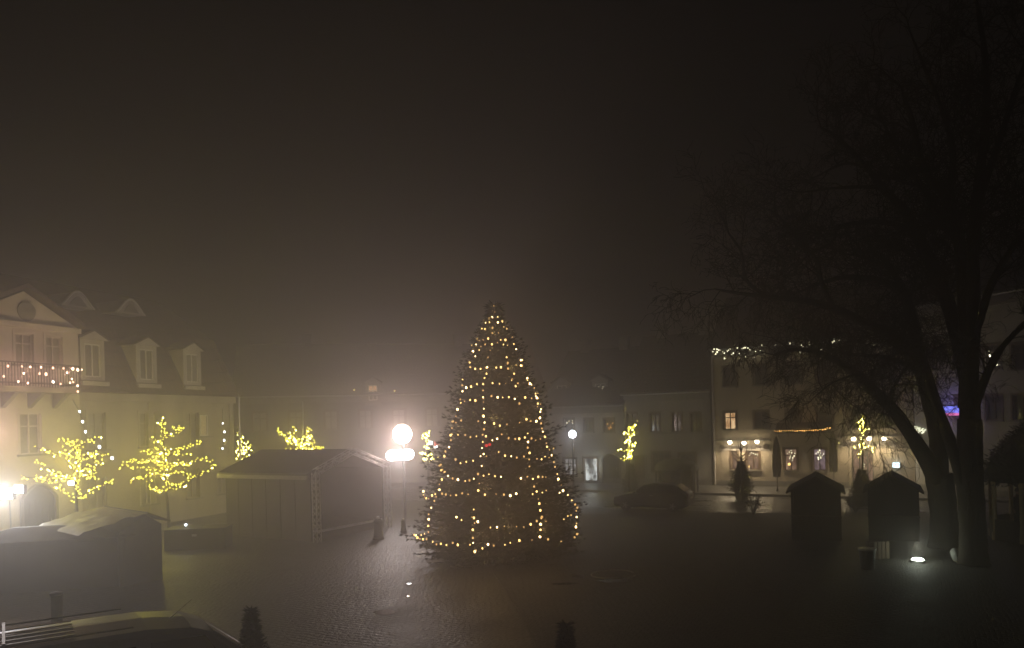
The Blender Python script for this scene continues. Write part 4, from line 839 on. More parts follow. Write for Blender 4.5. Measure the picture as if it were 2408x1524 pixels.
for q in (aw0[0] + .1, aw1[0] - .1): MB().tube([(q, -1.0, aw0[1]), (q, -.02, aw0[1] - .6)], .02, 6).build('stay', M['black'], t)
line = on_fac(frE, z7, [(600, 797), (700, 795), (800, 797), (900, 792), (1005, 772)], -1.12); oc = chain('string of orange bulbs along the restaurant awning', resample(line, .14, rng, .02), 'orange', .028, None, wires=[line])
lamp('orange_light', line[2] + Vector((0, -.1, .35)) - oc.location, 5, (1, .48, .1), oc, .2)
line = on_fac(frE, zB, [(900, 590), (920, 500), (960, 455), (1040, 440), (1120, 448), (1240, 450), (1200, 560)], -.12); chain('garland of warm bulbs round the restaurant door frame', resample(line, .12, rng, .02), 'pale', .024, None, wires=[line])
line = on_fac(frE, zB, [(940, 770), (935, 850), (965, 880), (940, 940), (1010, 965)], -.1); chain('short dangling string of bulbs inside the restaurant door', resample(line, .11, rng, .02), 'pale', .024, None, wires=[line])
for cx_, ww in ((715, 'first'), (922, 'second')):
    line = on_fac(frE, z7, [(cx_ - 25, 960), (cx_, 935), (cx_ + 5, 965), (cx_ - 15, 1000), (cx_ + 20, 985), (cx_ + 28, 960), (cx_ + 5, 1010)], .08)
    chain('star of small bulbs in the %s lit window under the awning' % ('left-hand' if ww == 'first' else 'violet right-hand'), resample(line, .17, rng, .02), 'pale', .028, 'window stars', wires=[line])
p = frE.px(*z7((703, 1037)), .07); o = thing('window_lamp', 'bright little lamp standing in the left-hand window under the awning', 'lamp', frE.w(p[0], .07, p[1]), frE.ang); MB().ball((0, 0, 0), .09, 10, 6).build('shade', E['warm'], o); MB().tube([(0, 0, -.08), (0, 0, -.28)], .02, 6).build('foot', M['black'], o)
line = on_fac(frE, zA, [(1425, 795), (1500, 705), (1560, 740), (1640, 745), (1700, 770), (1660, 850), (1620, 870)], .08); chain('sprig of small bulbs at the top of the shop window left of the bare tree', resample(line, .13, rng, .015), 'pale', .022, None, wires=[line])
p = frE.px(*zA((1410, 1150)), .07); o = thing('window_candle', 'small bright candle lamp in the window behind the bare young tree', 'lamp', frE.w(p[0], .07, p[1]), frE.ang); MB().ball((0, 0, 0), .05, 8, 6, (.8, .8, 1.4)).build('flame', E['warm'], o); MB().tube([(0, 0, -.05), (0, 0, -.2)], .025, 8).build('stick', M['white'], o)
line = on_fac(frC, z6, [(255, 490), (270, 475), (300, 465), (318, 520), (300, 525)], .05); chain('few warm bulbs in the upper window behind the street lamp', resample(line, .25, rng, .03), 'pale', .03, 'bulbs in upper windows of the white house', wires=[line])
line = on_fac(frC, z6, [(640, 500), (650, 560), (680, 490), (685, 555), (660, 525)], .05); chain('few warm bulbs in the upper window over the dark gate', resample(line, .3, rng, .03), 'orange', .026, 'bulbs in upper windows of the white house', wires=[line])
line = [frC.w(*(lambda q: (q[0], 1.05, q[1]))(frC.px(*z6(p_), 1.05))) for p_ in [(560, 150), (585, 210), (625, 205), (630, 175), (600, 150), (575, 180)]]; chain('ring of small bulbs in the roof dormer of the white house', resample(line, .2, rng, .04), 'pale', .026, None, wires=[line])
line = on_fac(frG, zm(1600, 600, 2.912), [(2165, 680), (2180, 720), (2200, 690), (2225, 700), (2170, 780), (2200, 760), (2240, 775)], -.05); chain('cluster of pale bulbs in an upper window of the grey house', resample(line, .22, rng, .05), 'pale', .03, None, wires=[line])
zd = zm(1900, 900, 3.047); line = [frG.w(*(lambda q: (q[0], -.1, q[1]))(frG.px(*zd(p_), -.1))) for p_ in [(1018, 350), (1025, 360), (1022, 372), (1030, 378)]]; chain('few bright bulbs seen in the gap between two trunks', line, 'white', .035, None)

# ================================================================== parasols, planters, shrubs
for px, y0, y1, d, lab in ((1825, 1025, 1168, 48, 'folded dark parasol left of the lit restaurant windows'), (1958, 1012, 1130, 47.5, 'folded dark parasol right of the lit restaurant windows')):
    p = P(px, y0, d); t = thing('parasol', lab, 'parasol', (p.x, p.y, 0), 0, 'folded parasols'); H = p.z
    MB().tube([(0, 0, 0), (0, 0, H)], .03, 8).build('pole', M['wood'], t); n = 14; mb = MB(); vs_ = []; levels = [(.05, H - .08), (.17, H - .6), (.22, H - 1.3), (.24, H - 2.0), (.2, H - 2.45), (.22, H - 2.6)]
    mb.lathe(levels, n=n)
    for i, v in enumerate(mb.v): s = 1 + .18 * (-1) ** i; mb.v[i] = (v[0] * s, v[1] * s, v[2])
    mb.build('folded_canopy', M['canvas'], t); MB().lathe([(.32, 0), (.32, .08), (.08, .12), (.05, .3)], n=14).build('foot', M['stone'], t)
def prof_c(H, r): return lambda z: r * max(0, min(1, (H - z) / (H * .75)))
def planter(label, base, r=.42, h=.55):
    t = thing('planter', label, 'planter', base); MB().lathe([(r * .8, 0), (r, h * .9), (r * 1.07, h * .92), (r * 1.07, h), (r * .9, h)], n=18).build('pot', M['stone'], t); MB().lathe([(r * .88, h - .06), (.02, h - .04)], n=14).build('soil', M['woodd'], t)
b = G(1745, 1176); planter('dark round planter before the left restaurant windows', b)
spruce('dark conifer in a round planter under the bare young tree', b + Vector((0, 0, .5)), 1.75, prof_c(1.75, .72), .14, 16, .16, 'shrub', 'conifer', M['needle2'], 5, tr=.05)
spruce('slim dark conifer standing in front of the arched gate', G(1484, 1160), 1.9, prof_c(2.1, .55), .14, 16, .16, 'shrub', 'conifer', M['needle2'], 6, tr=.05)
spruce('dark conifer under the yellow lit tree by the restaurant door', G(2028, 1190), 1.9, prof_c(2.1, .7), .14, 15, .16, 'shrub', 'conifer', M['needle2'], 7, tr=.05)
def leafy(label, base, H, r, seed, cat='shrub', name='shrub'):
    g = random.Random(seed); t = thing(name, label, cat, base); st = MB(); lf = MB()
    for i in range(16):
        a = g.uniform(0, 6.28); e = Vector((math.cos(a) * r * g.uniform(.3, 1), math.sin(a) * r * g.uniform(.3, 1), H * g.uniform(.45, 1))); m_ = e * .5 + Vector((0, 0, H * .1)); st.tube([(0, 0, 0), m_, e], [.02, .014, .006], 4)
        for k in range(14):
            q = (m_.lerp(e, g.random())) + Vector((g.gauss(0, .07), g.gauss(0, .07), g.gauss(0, .06))); d = Vector((g.uniform(-1, 1), g.uniform(-1, 1), g.uniform(-.6, .6))).normalized(); s = d.orthogonal().normalized() * .03
            lf.add([q, q + d * .06 + s, q + d * .13, q + d * .06 - s], [(0, 1, 2, 3)])
    st.build('stem', M['twig'], t); lf.build('leaves', M['hedge'], t)
leafy('small leafy shrub standing in front of the round planter', G(1772, 1212), 1.25, .5, 4)
leafy('low leafy shrub beside the dark hut, in front of the restaurant door', G(2012, 1206), .8, .55, 8)
# dark round-roofed kiosk behind the car
b0 = G(1552, 1166); b1 = G(1660, 1166); t = thing('kiosk', 'dark round roofed kiosk behind the parked car', 'kiosk', ((b0.x + b1.x) / 2, b0.y + 1.3, 0)); rk = (b1 - b0).length / 2; top = P(1605, 1078, b0.y + 1.3).z
MB().lathe([(rk * .86, 0), (rk * .86, 1.55)], n=12).build('wall', M['woodd'], t); n = 10; MB().lathe([(rk * 1.02, 1.5), (rk * 1.02, 1.6)] + [(rk * 1.0 * math.cos(i / n * 1.45), 1.6 + (top - 1.6) * math.sin(i / n * 1.57)) for i in range(1, n + 1)], n=18).build('roof', M['felt'], t)
for k in range(12): a = k * math.pi / 6; MB().tube([(math.cos(a) * rk * .97, math.sin(a) * rk * .97, 0), (math.cos(a) * rk * .97, math.sin(a) * rk * .97, 1.5)], .045, 6).build('post', M['wood'], t)

# ================================================================== vehicles
def loft(sections, n_mirror=None):
    """sections: (x, [(y, z), ...] from the sill up to the roof centre) -> closed shell mirrored in y"""
    mb = MB(); k = len(sections[0][1]); ring = 2 * k
    for x, pr in sections: mb.v += [(x, y, z) for y, z in pr] + [(x, -y, z) for y, z in reversed(pr)]
    for i in range(len(sections) - 1):
        for j in range(ring): a, b = i * ring + j, i * ring + (j + 1) % ring; mb.f.append((a, a + ring, b + ring, b))
    mb.f.append(tuple(range(ring))); e = (len(sections) - 1) * ring; mb.f.append(tuple(e + j for j in reversed(range(ring)))); return mb
def wheels(t, xs, y, r, w_=.2):
    for x in xs:
        for s in (-1, 1):
            ty = MB().lathe([(r * .62, -w_ / 2), (r * .95, -w_ / 2), (r, -w_ * .35), (r, w_ * .35), (r * .95, w_ / 2), (r * .62, w_ / 2)], n=24).build('wheel', M['rubber'], t, loc=(x, s * y, r)); ty.rotation_euler = (R(90), 0, 0)
            rm = MB().lathe([(r * .6, -.02), (r * .6, .06)], n=20)
            for k in range(5): a = k * 2 * math.pi / 5; rm.tube([(0, 0, -s * (w_ / 2 + .0)), (math.cos(a) * r * .58, math.sin(a) * r * .58, -s * w_ / 2)], .028, 5)
            rm.build('rim', M['rim'], ty)
# hatchback, nose to the left
cb_ = G(1528, 1203); ca = G(1440, 1200); cb2 = G(1616, 1206); fc = Frame(ca, cb2)
t = thing('parked_car', 'dark parked hatchback facing left in front of the dark kiosk', 'car', fc.w(fc.len / 2, .85, 0), fc.ang)
def sec(x, hw, sill, belt, top, tw_): return (x, [(hw * .9, sill), (hw, sill + .12), (hw, (sill + belt) / 2), (hw * .985, belt), (tw_, top - .05 if top > belt + .1 else belt + .01), (tw_ * .85, top), (.0001, top + .015)])
s_ = [sec(-2.08, .62, .32, .58, .6, .5), sec(-1.98, .78, .24, .70, .73, .66), sec(-1.5, .84, .2, .84, .87, .72), sec(-.98, .86, .2, .93, .97, .74), sec(-.32, .86, .2, .96, 1.38, .60), sec(.1, .86, .2, .97, 1.46, .60), sec(.8, .86, .2, .98, 1.46, .60), sec(1.35, .85, .2, 1.0, 1.40, .58), sec(1.85, .82, .24, .99, 1.06, .62), sec(2.02, .76, .3, .92, .95, .6), sec(2.08, .66, .36, .8, .82, .5)]
bo = loft(s_).build('body', M['car'], t, smooth=False, bevel=.025)
for s in (-1, 1):
    MB().add([(-.75, s * .865, .99), (.35, s * .868, 1.0), (.35, s * .66, 1.36), (-.25, s * .655, 1.33)], [(0, 1, 2, 3) if s < 0 else (3, 2, 1, 0)]).build('side_window', M['glass'], t)
    MB().add([(.42, s * .868, 1.0), (1.4, s * .862, 1.03), (1.2, s * .64, 1.36), (.42, s * .66, 1.36)], [(0, 1, 2, 3) if s < 0 else (3, 2, 1, 0)]).build('side_window', M['glass'], t)
    MB().box((2.03, s * .62, .86), (.08, .2, .2)).build('tail_light', M['tail'], t); MB().box((-1.99, s * .6, .62), (.12, .26, .12)).build('headlight', M['alu'], t); MB().box((-.72, s * .95, 1.02), (.12, .16, .1)).build('wing_mirror', M['car'], t); MB().box((.15, s * .868, .86), (.16, .03, .03)).build('door_handle', M['steel'], t)
MB().add([(-.97, -.7, 1.0), (-.97, .7, 1.0), (-.33, .56, 1.395), (-.33, -.56, 1.395)], [(0, 1, 2, 3)]).build('windscreen', M['glass'], t)
MB().add([(1.40, -.54, 1.405), (1.40, .54, 1.405), (1.86, .58, 1.08), (1.86, -.58, 1.08)], [(0, 1, 2, 3)]).build('rear_window', M['glass'], t)
MB().box((2.09, 0, .72), (.02, .52, .11)).build('number_plate', M['white'], t); wheels(t, (-1.3, 1.28), .76, .31)
# van at the bottom left corner
v1 = P(300, 1437, 12.9); v0 = P(0, 1478, 11.9); dv = Vector((v1.x - v0.x, v1.y - v0.y, 0)).normalized(); nv = Vector((dv.y, -dv.x, 0)); ctr = Vector((v1.x, v1.y, 0)) + nv * .72; zt = v1.z
t = thing('parked_van', 'grey van with a ribbed roof in the bottom left corner', 'van', ctr, math.atan2(dv.y, dv.x)); ht = zt / 1.98
def vsec(x, hw, sill, belt, top, tw_): return (x, [(hw * .92, sill * ht), (hw, (sill + .15) * ht), (hw, (sill + belt) / 2 * ht), (hw * .99, belt * ht), (tw_ + .05, (top - .1 if top > belt + .2 else belt + .01) * ht), (tw_ * .93, (top - .03 if top > belt + .2 else top) * ht), (.0001, top * ht + .012)])
s_ = [vsec(-4.0, .86, .3, 1.1, 1.9, .74), vsec(-3.9, .93, .26, 1.12, 1.96, .76), vsec(-1.5, .95, .24, 1.12, 1.99, .78), vsec(.1, .95, .24, 1.12, 1.98, .77), vsec(.75, .95, .24, 1.10, 1.90, .74), vsec(1.05, .95, .24, 1.09, 1.78, .72), vsec(1.85, .94, .24, 1.02, 1.12, .72), vsec(2.3, .90, .24, .9, .95, .66), vsec(2.5, .80, .28, .7, .74, .55), vsec(2.55, .7, .34, .6, .62, .5)]
loft(s_).build('body', M['van'], t, bevel=.04)
MB().add([(1.07, -.68, 1.775 * ht), (1.07, .68, 1.775 * ht), (1.84, .7, 1.135 * ht), (1.84, -.7, 1.135 * ht)], [(3, 2, 1, 0)]).build('windscreen', M['glass'], t)
for s in (-1, 1):
    for x0, x1 in ((.1, 1.3), (-1.25, -.05), (-2.6, -1.4)):
        MB().add([(x0, s * .952, 1.16 * ht), (x1, s * .952, 1.14 * ht), (x1 - (.38 if x0 > 0 else .03), s * .845, 1.75 * ht), (x0 + .03, s * .845, 1.76 * ht)], [(0, 1, 2, 3) if s < 0 else (3, 2, 1, 0)]).build('side_window', M['glass'], t)
    MB().box((1.2, s * 1.06, 1.2 * ht), (.14, .2, .24)).build('wing_mirror', M['black'], t); MB().box((2.42, s * .7, .72 * ht), (.1, .3, .16)).build('headlight', M['alu'], t); MB().tube([(-3.7, s * .74, 2.03 * ht), (-.1, s * .74, 2.03 * ht)], .013, 6).build('roof_rail', M['steel'], t)
    MB().box((-3.98, s * .75, 1.0 * ht), (.05, .14, .4)).build('tail_light', M['tail'], t)
rb = MB()
for k in range(5): rb.bx(-3.6, -.85, -.5 + k * .25 - .03, -.5 + k * .25 + .03, 1.996 * ht, 2.012 * ht)
rb.build('roof_rib', M['van'], t)
for x in (-2.9, -1.75): MB().bx(x - .02, x + .02, -.74, .74, 2.06 * ht, 2.08 * ht).build('roof_bar', M['steel'], t)
MB().tube([(.5, -.2, 1.95 * ht), (.85, -.2, 2.1 * ht + .12)], .006, 5).build('aerial', M['black'], t)
MB().tube([(1.9, .72, 1.09 * ht), (2.32, .66, .96 * ht)], .028, 6).build('bonnet_trim', M['white'], t)
wheels(t, (-2.9, 1.65), .86, .33, .22)
MB().box((2.55, 0, .45), (.03, .52, .12)).build('number_plate', M['white'], t)
# things round the van
p = P(133, 1394, 17.5); o = thing('marker_post', 'pale round post with a light cap behind the van', 'post', (p.x, p.y, 0)); MB().lathe([(.13, 0), (.12, p.z - .05)], n=14).build('post', M['grey'], o); MB().lathe([(.145, p.z - .05), (.145, p.z), (.05, p.z + .03)], n=14).build('cap', M['white'], o)
p = P(590, 1434, 13); spruce('small young spruce at the bottom edge right of the van', (p.x, p.y, 0), p.z, prof_c(p.z, .50), .08, 22, .085, 'conifer', 'young_spruce', M['needle'], 12, tr=.04)
p = P(1330, 1466, 11.5); spruce('small young spruce barely visible at the bottom edge below the Christmas tree', (p.x, p.y, 0), p.z, prof_c(p.z, .42), .08, 22, .085, 'conifer', 'young_spruce', M['needle'], 13, tr=.04)
# loops on the ground by the tree
c0 = G(1442, 1352, .08); o = thing('cable_loop', 'pale cable lying in a loop on the ground right of the Christmas tree', 'cable', c0); mb = MB(); g = random.Random(2)
mb.tube([(.68 * math.cos(a * .21 + .3) * (1 + .03 * math.sin(a)), .66 * math.sin(a * .21 + .3), .02 + .012 * math.sin(a * .7)) for a in range(28)], .022, 6); mb.build('cable', M['cable'], o)
def puddle(x, y, rx, ry, seed):
    g = random.Random(seed); q = G(x, y); n = 22; mb = MB().sheet([(rx * math.cos(i * 6.283 / n) * g.uniform(.7, 1.15), ry * math.sin(i * 6.283 / n) * g.uniform(.7, 1.15)) for i in range(n)], 0)
    tag(mb.build('puddle', M['water'], loc=(q.x, q.y, .036 if x > 1150 else .006)), kind='structure')
puddle(962, 1373, .075, .10, 1); puddle(960, 1402, .05, .08, 2); puddle(1330, 1375, .48, .16, 3); puddle(1360, 1358, .22, .3, 4); puddle(1440, 1368, .5, .25, 5); puddle(905, 1440, .3, .3, 6)
# bin, crate, uplight, boulder
q = G(2040, 1338, .06); t = thing('litter_bin', 'dark litter bin with a bright rim in front of the right-hand hut', 'litter bin', q); H = P(2038, 1289, q.y).z - .06
MB().lathe([(.2, 0), (.24, H - .06)], n=16).build('drum', M['black'], t); MB().lathe([(.25, H - .06), (.27, H - .04), (.27, H), (.22, H)], n=16).build('rim', M['steel'], t)
q = G(2064, 1312, .06); t = thing('crate', 'slatted wooden crate beside the litter bin', 'crate', q, R(10)); hc = P(2064, 1272, q.y).z - .06
for k in range(4): MB().bx(-.27 + k * .15, -.15 + k * .15, -.2, -.17, 0, hc).build('slat', M['wood'], t)
MB().bx(-.28, .31, -.165, .2, .02, hc - .03).build('box', M['wood'], t)
q = G(2158, 1320, .06); t = thing('ground_light', 'round white ground light shining on the paving under the bare trees', 'ground light', q)
MB().lathe([(.24, 0), (.24, .035), (.2, .05)], n=20).build('ring', M['steel'], t); MB().ball((0, 0, .055), .19, 18, 6, (1, 1, .35)).build('lens', E['up'], t); lamp('uplight', (0, 0, .45), 26, (.9, 1, .80), t, .12)
q = G(2252, 1322, .06); g = random.Random(6); mb = MB().ball((0, 0, .24), .23, 14, 9, (.8, .9, 1.15))
for i, v in enumerate(mb.v): s = 1 + .22 * math.sin(v[0] * 9 + 1) * math.cos(v[2] * 8) + g.uniform(-.04, .04); mb.v[i] = (v[0] * s, v[1] * s, max(0, v[2] * s))
tag(mb.build('boulder', M['rock'], loc=q, smooth=True), 'pale boulder between the two bare trunks', 'boulder')
# ================================================================== bare trees
def smooth_path(pts, n=4):
    out = []
    for i in range(len(pts) - 1):
        p0, p1, p2, p3 = pts[max(0, i - 1)], pts[i], pts[i + 1], pts[min(len(pts) - 1, i + 2)]
        for k in range(n):
            t = k / n; out.append(.5 * ((2 * p1) + (p2 - p0) * t + (2 * p0 - 5 * p1 + 4 * p2 - p3) * t * t + (3 * p1 - p0 - 3 * p2 + p3) * t ** 3))
    out.append(pts[-1]); return out
def bare_tree(label, base, trunk, limbs, seed, droop_z, spread=1.0):
    g = random.Random(seed); t = thing('bare_tree', label, 'tree', base, 0, 'big bare trees'); tw = MB()
    def rough(mb):
        for i, v in enumerate(mb.v): mb.v[i] = (v[0] + g.gauss(0, .012), v[1] + g.gauss(0, .012), v[2])
        return mb
    pts = smooth_path([Vector((p[0], p[1], p[2])) - base for p in [q[0] for q in trunk]]); rad = [q[1] for q in trunk]
    rr_ = [rad[min(len(rad) - 1, i // 4)] + (rad[min(len(rad) - 1, i // 4 + 1)] - rad[min(len(rad) - 1, i // 4)]) * (i % 4) / 4 for i in range(len(pts))]
    rough(MB().tube(pts, rr_, 18)).build('trunk', M['bark'], t, smooth=True)
    def grow(p, d, L, r, lev):
        n = 5 if lev < 3 else 4; q = p.copy(); path = [q.copy()]; dd = d.copy()
        low = p.z + base.z < droop_z
        for i in range(n):
            dd = (dd + Vector((g.gauss(0, .22), g.gauss(0, .22), g.gauss(0, .2) + ((-.16 if low else .02) if lev >= 2 else .05)))).normalized(); q = q + dd * L / n; path.append(q.copy())
        tw.tube(path, [max(.0075, r * (1 - .7 * i / n)) for i in range(n + 1)], 4 if lev < 3 else 3, False)
        if lev >= 4: return
        kids = {1: 6, 2: 5, 3: 3}[lev]
        for k in range(kids):
            f = .15 + .85 * (k + g.random()) / kids; a = f * n; j = min(n - 1, int(a)); pp = path[j].lerp(path[j + 1], a - j); ax = (path[j + 1] - path[j]).normalized()
            pr = Vector((g.gauss(0, 1), g.gauss(0, .8), g.gauss(0, 1))); pr = (pr - ax * pr.dot(ax)).normalized()
            grow(pp, (ax * g.uniform(.5, 1.0) + pr * g.uniform(.6, 1.1)).normalized(), L * g.uniform(.45, .72), r * .5, lev + 1)
    for path, r0, r1, start in limbs:
        pts = smooth_path([p - base for p in path]); n = len(pts)
        rough(MB().tube(pts, [r0 + (r1 - r0) * (i / (n - 1)) ** .8 for i in range(n)], 12)).build('limb', M['bark'], t, smooth=True)
        tot = sum((b - a).length for a, b in zip(pts, pts[1:])); step = .52; acc = 0
        for i in range(1, n):
            sl = (pts[i] - pts[i - 1]).length; acc += sl
            if i / n < start: continue
            while acc > step:
                acc -= step; pp = pts[i - 1].lerp(pts[i], g.random()); ax = (pts[i] - pts[i - 1]).normalized(); pr = Vector((g.gauss(0, 1), g.gauss(0, .9), g.gauss(.1, 1))); pr = (pr - ax * pr.dot(ax)).normalized()
                grow(pp, (ax * .7 + pr).normalized(), g.uniform(1.1, 2.5) * spread * (1.1 - .35 * i / n), .026, 1)
        grow(pts[-1], (pts[-1] - pts[-2]).normalized(), 1.8 * spread, r1, 1)
    tw.build('twigs', M['twig'], t)
    return t
zb1 = zm(1600, 200, 2.54); idn = lambda p: p
def L_(z_, ptsd): return [P(*z_((x, y)), d) for x, y, d in ptsd]
GA = P(2222, 1300, 27.3); GA.z = 0.05; dA = 27.3
limbsA = [
 (L_(idn, [(2205, 1130, 27.2), (2160, 1050, 27), (2100, 965, 26.7), (2040, 905, 26.4), (1990, 862, 26.2), (1930, 832, 26), (1870, 822, 25.8), (1820, 835, 25.6)]), .32, .03, .3),
 (L_(idn, [(2208, 1120, 27.3), (2205, 1030, 27.5), (2182, 930, 27.6), (2160, 868, 27.6), (2105, 792, 27.4), (2047, 766, 27.2), (1962, 725, 27), (1894, 708, 26.8), (1826, 700, 26.5), (1740, 690, 26.3), (1680, 680, 26.1)]), .34, .03, .4),
 (L_(idn, [(2160, 868, 27.6), (2150, 760, 28), (2120, 690, 28.3), (2070, 660, 28.5), (1996, 652, 28.6), (1945, 661, 28.7), (1870, 690, 28.8)]), .24, .04, .4),
 (L_(idn, [(1960, 725, 27), (1930, 660, 27.4), (1919, 609, 27.6), (1880, 570, 27.9), (1852, 530, 28), (1820, 500, 28.2)]), .10, .03, .2),
 (L_(idn, [(1800, 695, 26.5), (1755, 659, 26.3), (1744, 596, 26), (1713, 549, 25.8)]), .07, .025, .1),
 (L_(idn, [(2010, 880, 26.2), (1960, 900, 25.8), (1925, 925, 25.4)]), .05, .02, .1),
 (L_(idn, [(2085, 950, 26.7), (2120, 880, 26), (2165, 840, 25.6)]), .08, .03, .3),
 (L_(idn, [(2160, 868, 27.6), (2080, 840, 28.4), (1980, 830, 29), (1900, 800, 29.4)]), .12, .03, .3),
]
bare_tree('left-hand big bare tree with a long limb reaching low to the left', GA, [(GA, .56), (P(2221, 1255, dA), .47), (P(2218, 1200, dA), .44), (P(2208, 1115, dA), .46)], limbsA, 31, 9.5)
GB = P(2290, 1335, 24.2); GB.z = 0.05; dB = 24.2
limbsB = [
 (L_(idn, [(2276, 1165, 24.25), (2252, 1090, 24.3), (2222, 1005, 24.6), (2183, 890, 25), (2155, 790, 25.4), (2135, 700, 25.7), (2100, 640, 26)]), .24, .08, .55),
 (L_(idn, [(2282, 1090, 24.2), (2281, 1000, 24.2), (2278, 900, 24.3), (2252, 790, 24.5), (2212, 667, 24.8), (2154, 550, 25), (2134, 503, 25.1), (2076, 441, 25.4), (2037, 394, 25.6), (1978, 331, 25.8), (1931, 300, 26)]), (.37), .03, .35),
 (L_(idn, [(2280, 930, 24.2), (2271, 720, 24), (2259, 589, 23.8), (2230, 472, 23.6), (2173, 400, 23.5), (2145, 281, 23.4), (2126, 230, 23.3)]), .30, .035, .4),
 (L_(idn, [(2275, 960, 24.2), (2288, 760, 23.8), (2290, 560, 23.4), (2310, 360, 23), (2320, 180, 22.6), (2300, 20, 22.3)]), .28, .05, .35),
 (L_(idn, [(2290, 960, 24.1), (2325, 870, 23.6), (2370, 800, 23.2), (2440, 740, 22.8)]), .16, .05, .3),
 (L_(idn, [(2288, 800, 23.8), (2335, 660, 23.3), (2400, 560, 22.8), (2480, 480, 22.4)]), .15, .04, .3),
 (L_(idn, [(2300, 480, 23.2), (2350, 330, 22.7), (2400, 180, 22.2), (2440, 60, 21.8)]), .12, .04, .2),
 (L_(idn, [(2154, 545, 25), (2075, 522, 25.6), (1978, 532, 26), (1955, 570, 26.2), (1900, 600, 26.4)]), .11, .025, .2),
 (L_(idn, [(2068, 440, 25.4), (1978, 441, 25.8), (1885, 452, 26)]), .08, .025, .15),
 (L_(idn, [(2037, 394, 25.6), (1985, 385, 26.2), (1920, 415, 26.8)]), .06, .025, .15),
 (L_(idn, [(2230, 472, 23.6), (2240, 350, 23), (2200, 220, 22.5), (2150, 100, 22)]), .12, .03, .2),
 (L_(idn, [(2112, 640, 25.9), (2060, 600, 26.3), (2010, 590, 26.6)]), .09, .03, .2),
 (L_(idn, [(2245, 560, 23.8), (2190, 470, 24.6), (2110, 350, 25.3), (2060, 250, 25.8)]), .11, .03, .25),
]
bare_tree('right-hand big bare tree, the darker and nearer trunk, reaching the top of the picture', GB, [(GB, .46), (P(2288, 1280, dB), .40), (P(2284, 1180, dB), .385), (P(2280, 1060, dB), .375), (P(2280, 985, dB), .34)], limbsB, 47, 7.5)
# bare young tree before the restaurant
b = P(1745, 1176, 44); b.z = .1; t = thing('small_tree', 'unlit bare young tree in front of the left restaurant windows', 'tree', b); H = P(1745, 1042, 44).z - .1
MB().tube([(0, 0, 0), (.02, 0, H * .6), (0, 0, H)], [.09, .075, .03], 8).build('trunk', M['bark'], t); g = random.Random(3)
for a, z0 in ((-.9, .6), (.8, .62), (-.6, .72), (.65, .74), (-.4, .84), (.5, .82), (1.05, .68), (-1.1, .7)):
    z0 *= H; dx = a * .75; MB().tube([(0, 0, z0), (dx * .5, g.uniform(-.3, .3), z0 + .32), (dx * .9, g.uniform(-.5, .5), z0 + .75)], [.035, .022, .008], 5).build('branch', M['twig'], t)

# ================================================================== round pavilion at the right edge
pc = P(2428, 1120, 28.6); o = thing('pavilion', 'round pavilion with a shaggy domed roof at the right picture edge', 'pavilion', (pc.x, pc.y, 0)); rp = pc.x - P(2340, 1120, 28.6).x; ez = P(2340, 1128, 28.6).z; tz = P(2395, 1006, 28.6).z + .15
n = 12; dome = MB().lathe([(rp * 1.12, ez - .06), (rp * 1.14, ez + .1)] + [(rp * 1.1 * (1 - (i / n) ** 1.5 * .97), ez + .1 + (tz - ez) * (i / n)) for i in range(1, n + 1)], n=26)
g = random.Random(8); base_n = len(dome.v); cand = [Vector(v) for v in dome.v]
for v in cand:
    for k in range(7):
        q = v + Vector((g.gauss(0, .09), g.gauss(0, .09), g.gauss(0, .09))); d = (Vector((v.x, v.y, .8)).normalized() + Vector((g.uniform(-1, 1), g.uniform(-1, 1), g.uniform(-1, .6)))).normalized(); s = d.orthogonal().normalized() * .035; dome.add([q - s, q + s, q + d * .2], [(0, 1, 2)])
dome.build('roof', M['hedge'], o)
for k in range(8):
    a = k * math.pi / 4 + math.pi * .98; c = (math.cos(a) * rp, math.sin(a) * rp)
    MB().lathe([(.1, 0), (.1, .3), (.075, .34), (.075, ez - .25), (.1, ez - .2), (.1, ez - .06)], (c[0], c[1], 0), 10).build('post', M['lit_post'], o)
ar = MB()
for k in range(8):
    a0 = k * math.pi / 4 + math.pi * .98; pts = []
    for i in range(9):
        f = i / 8; a = a0 + f * math.pi / 4; ar.v.append((math.cos(a) * rp, math.sin(a) * rp, ez - .05)); ar.v.append((math.cos(a) * rp, math.sin(a) * rp, ez - .1 - .32 * abs(2 * f - 1) ** 3))
    s0 = len(ar.v) - 18
    for i in range(8): ar.f.append((s0 + 2 * i, s0 + 2 * i + 1, s0 + 2 * i + 3, s0 + 2 * i + 2))
ar.build('arched_valance', M['woodd'], o)
pa = MB()
for k in range(8):
    if k == 2: continue
    a0 = k * math.pi / 4 + math.pi * .98 + .06; a1 = a0 + math.pi / 4 - .12; am = (a0 + a1) / 2
    pa.box((math.cos(am) * rp * .96, math.sin(am) * rp * .96, .42), (.06, rp * .68, .8), am)
pa.build('parapet', M['woodd'], o)
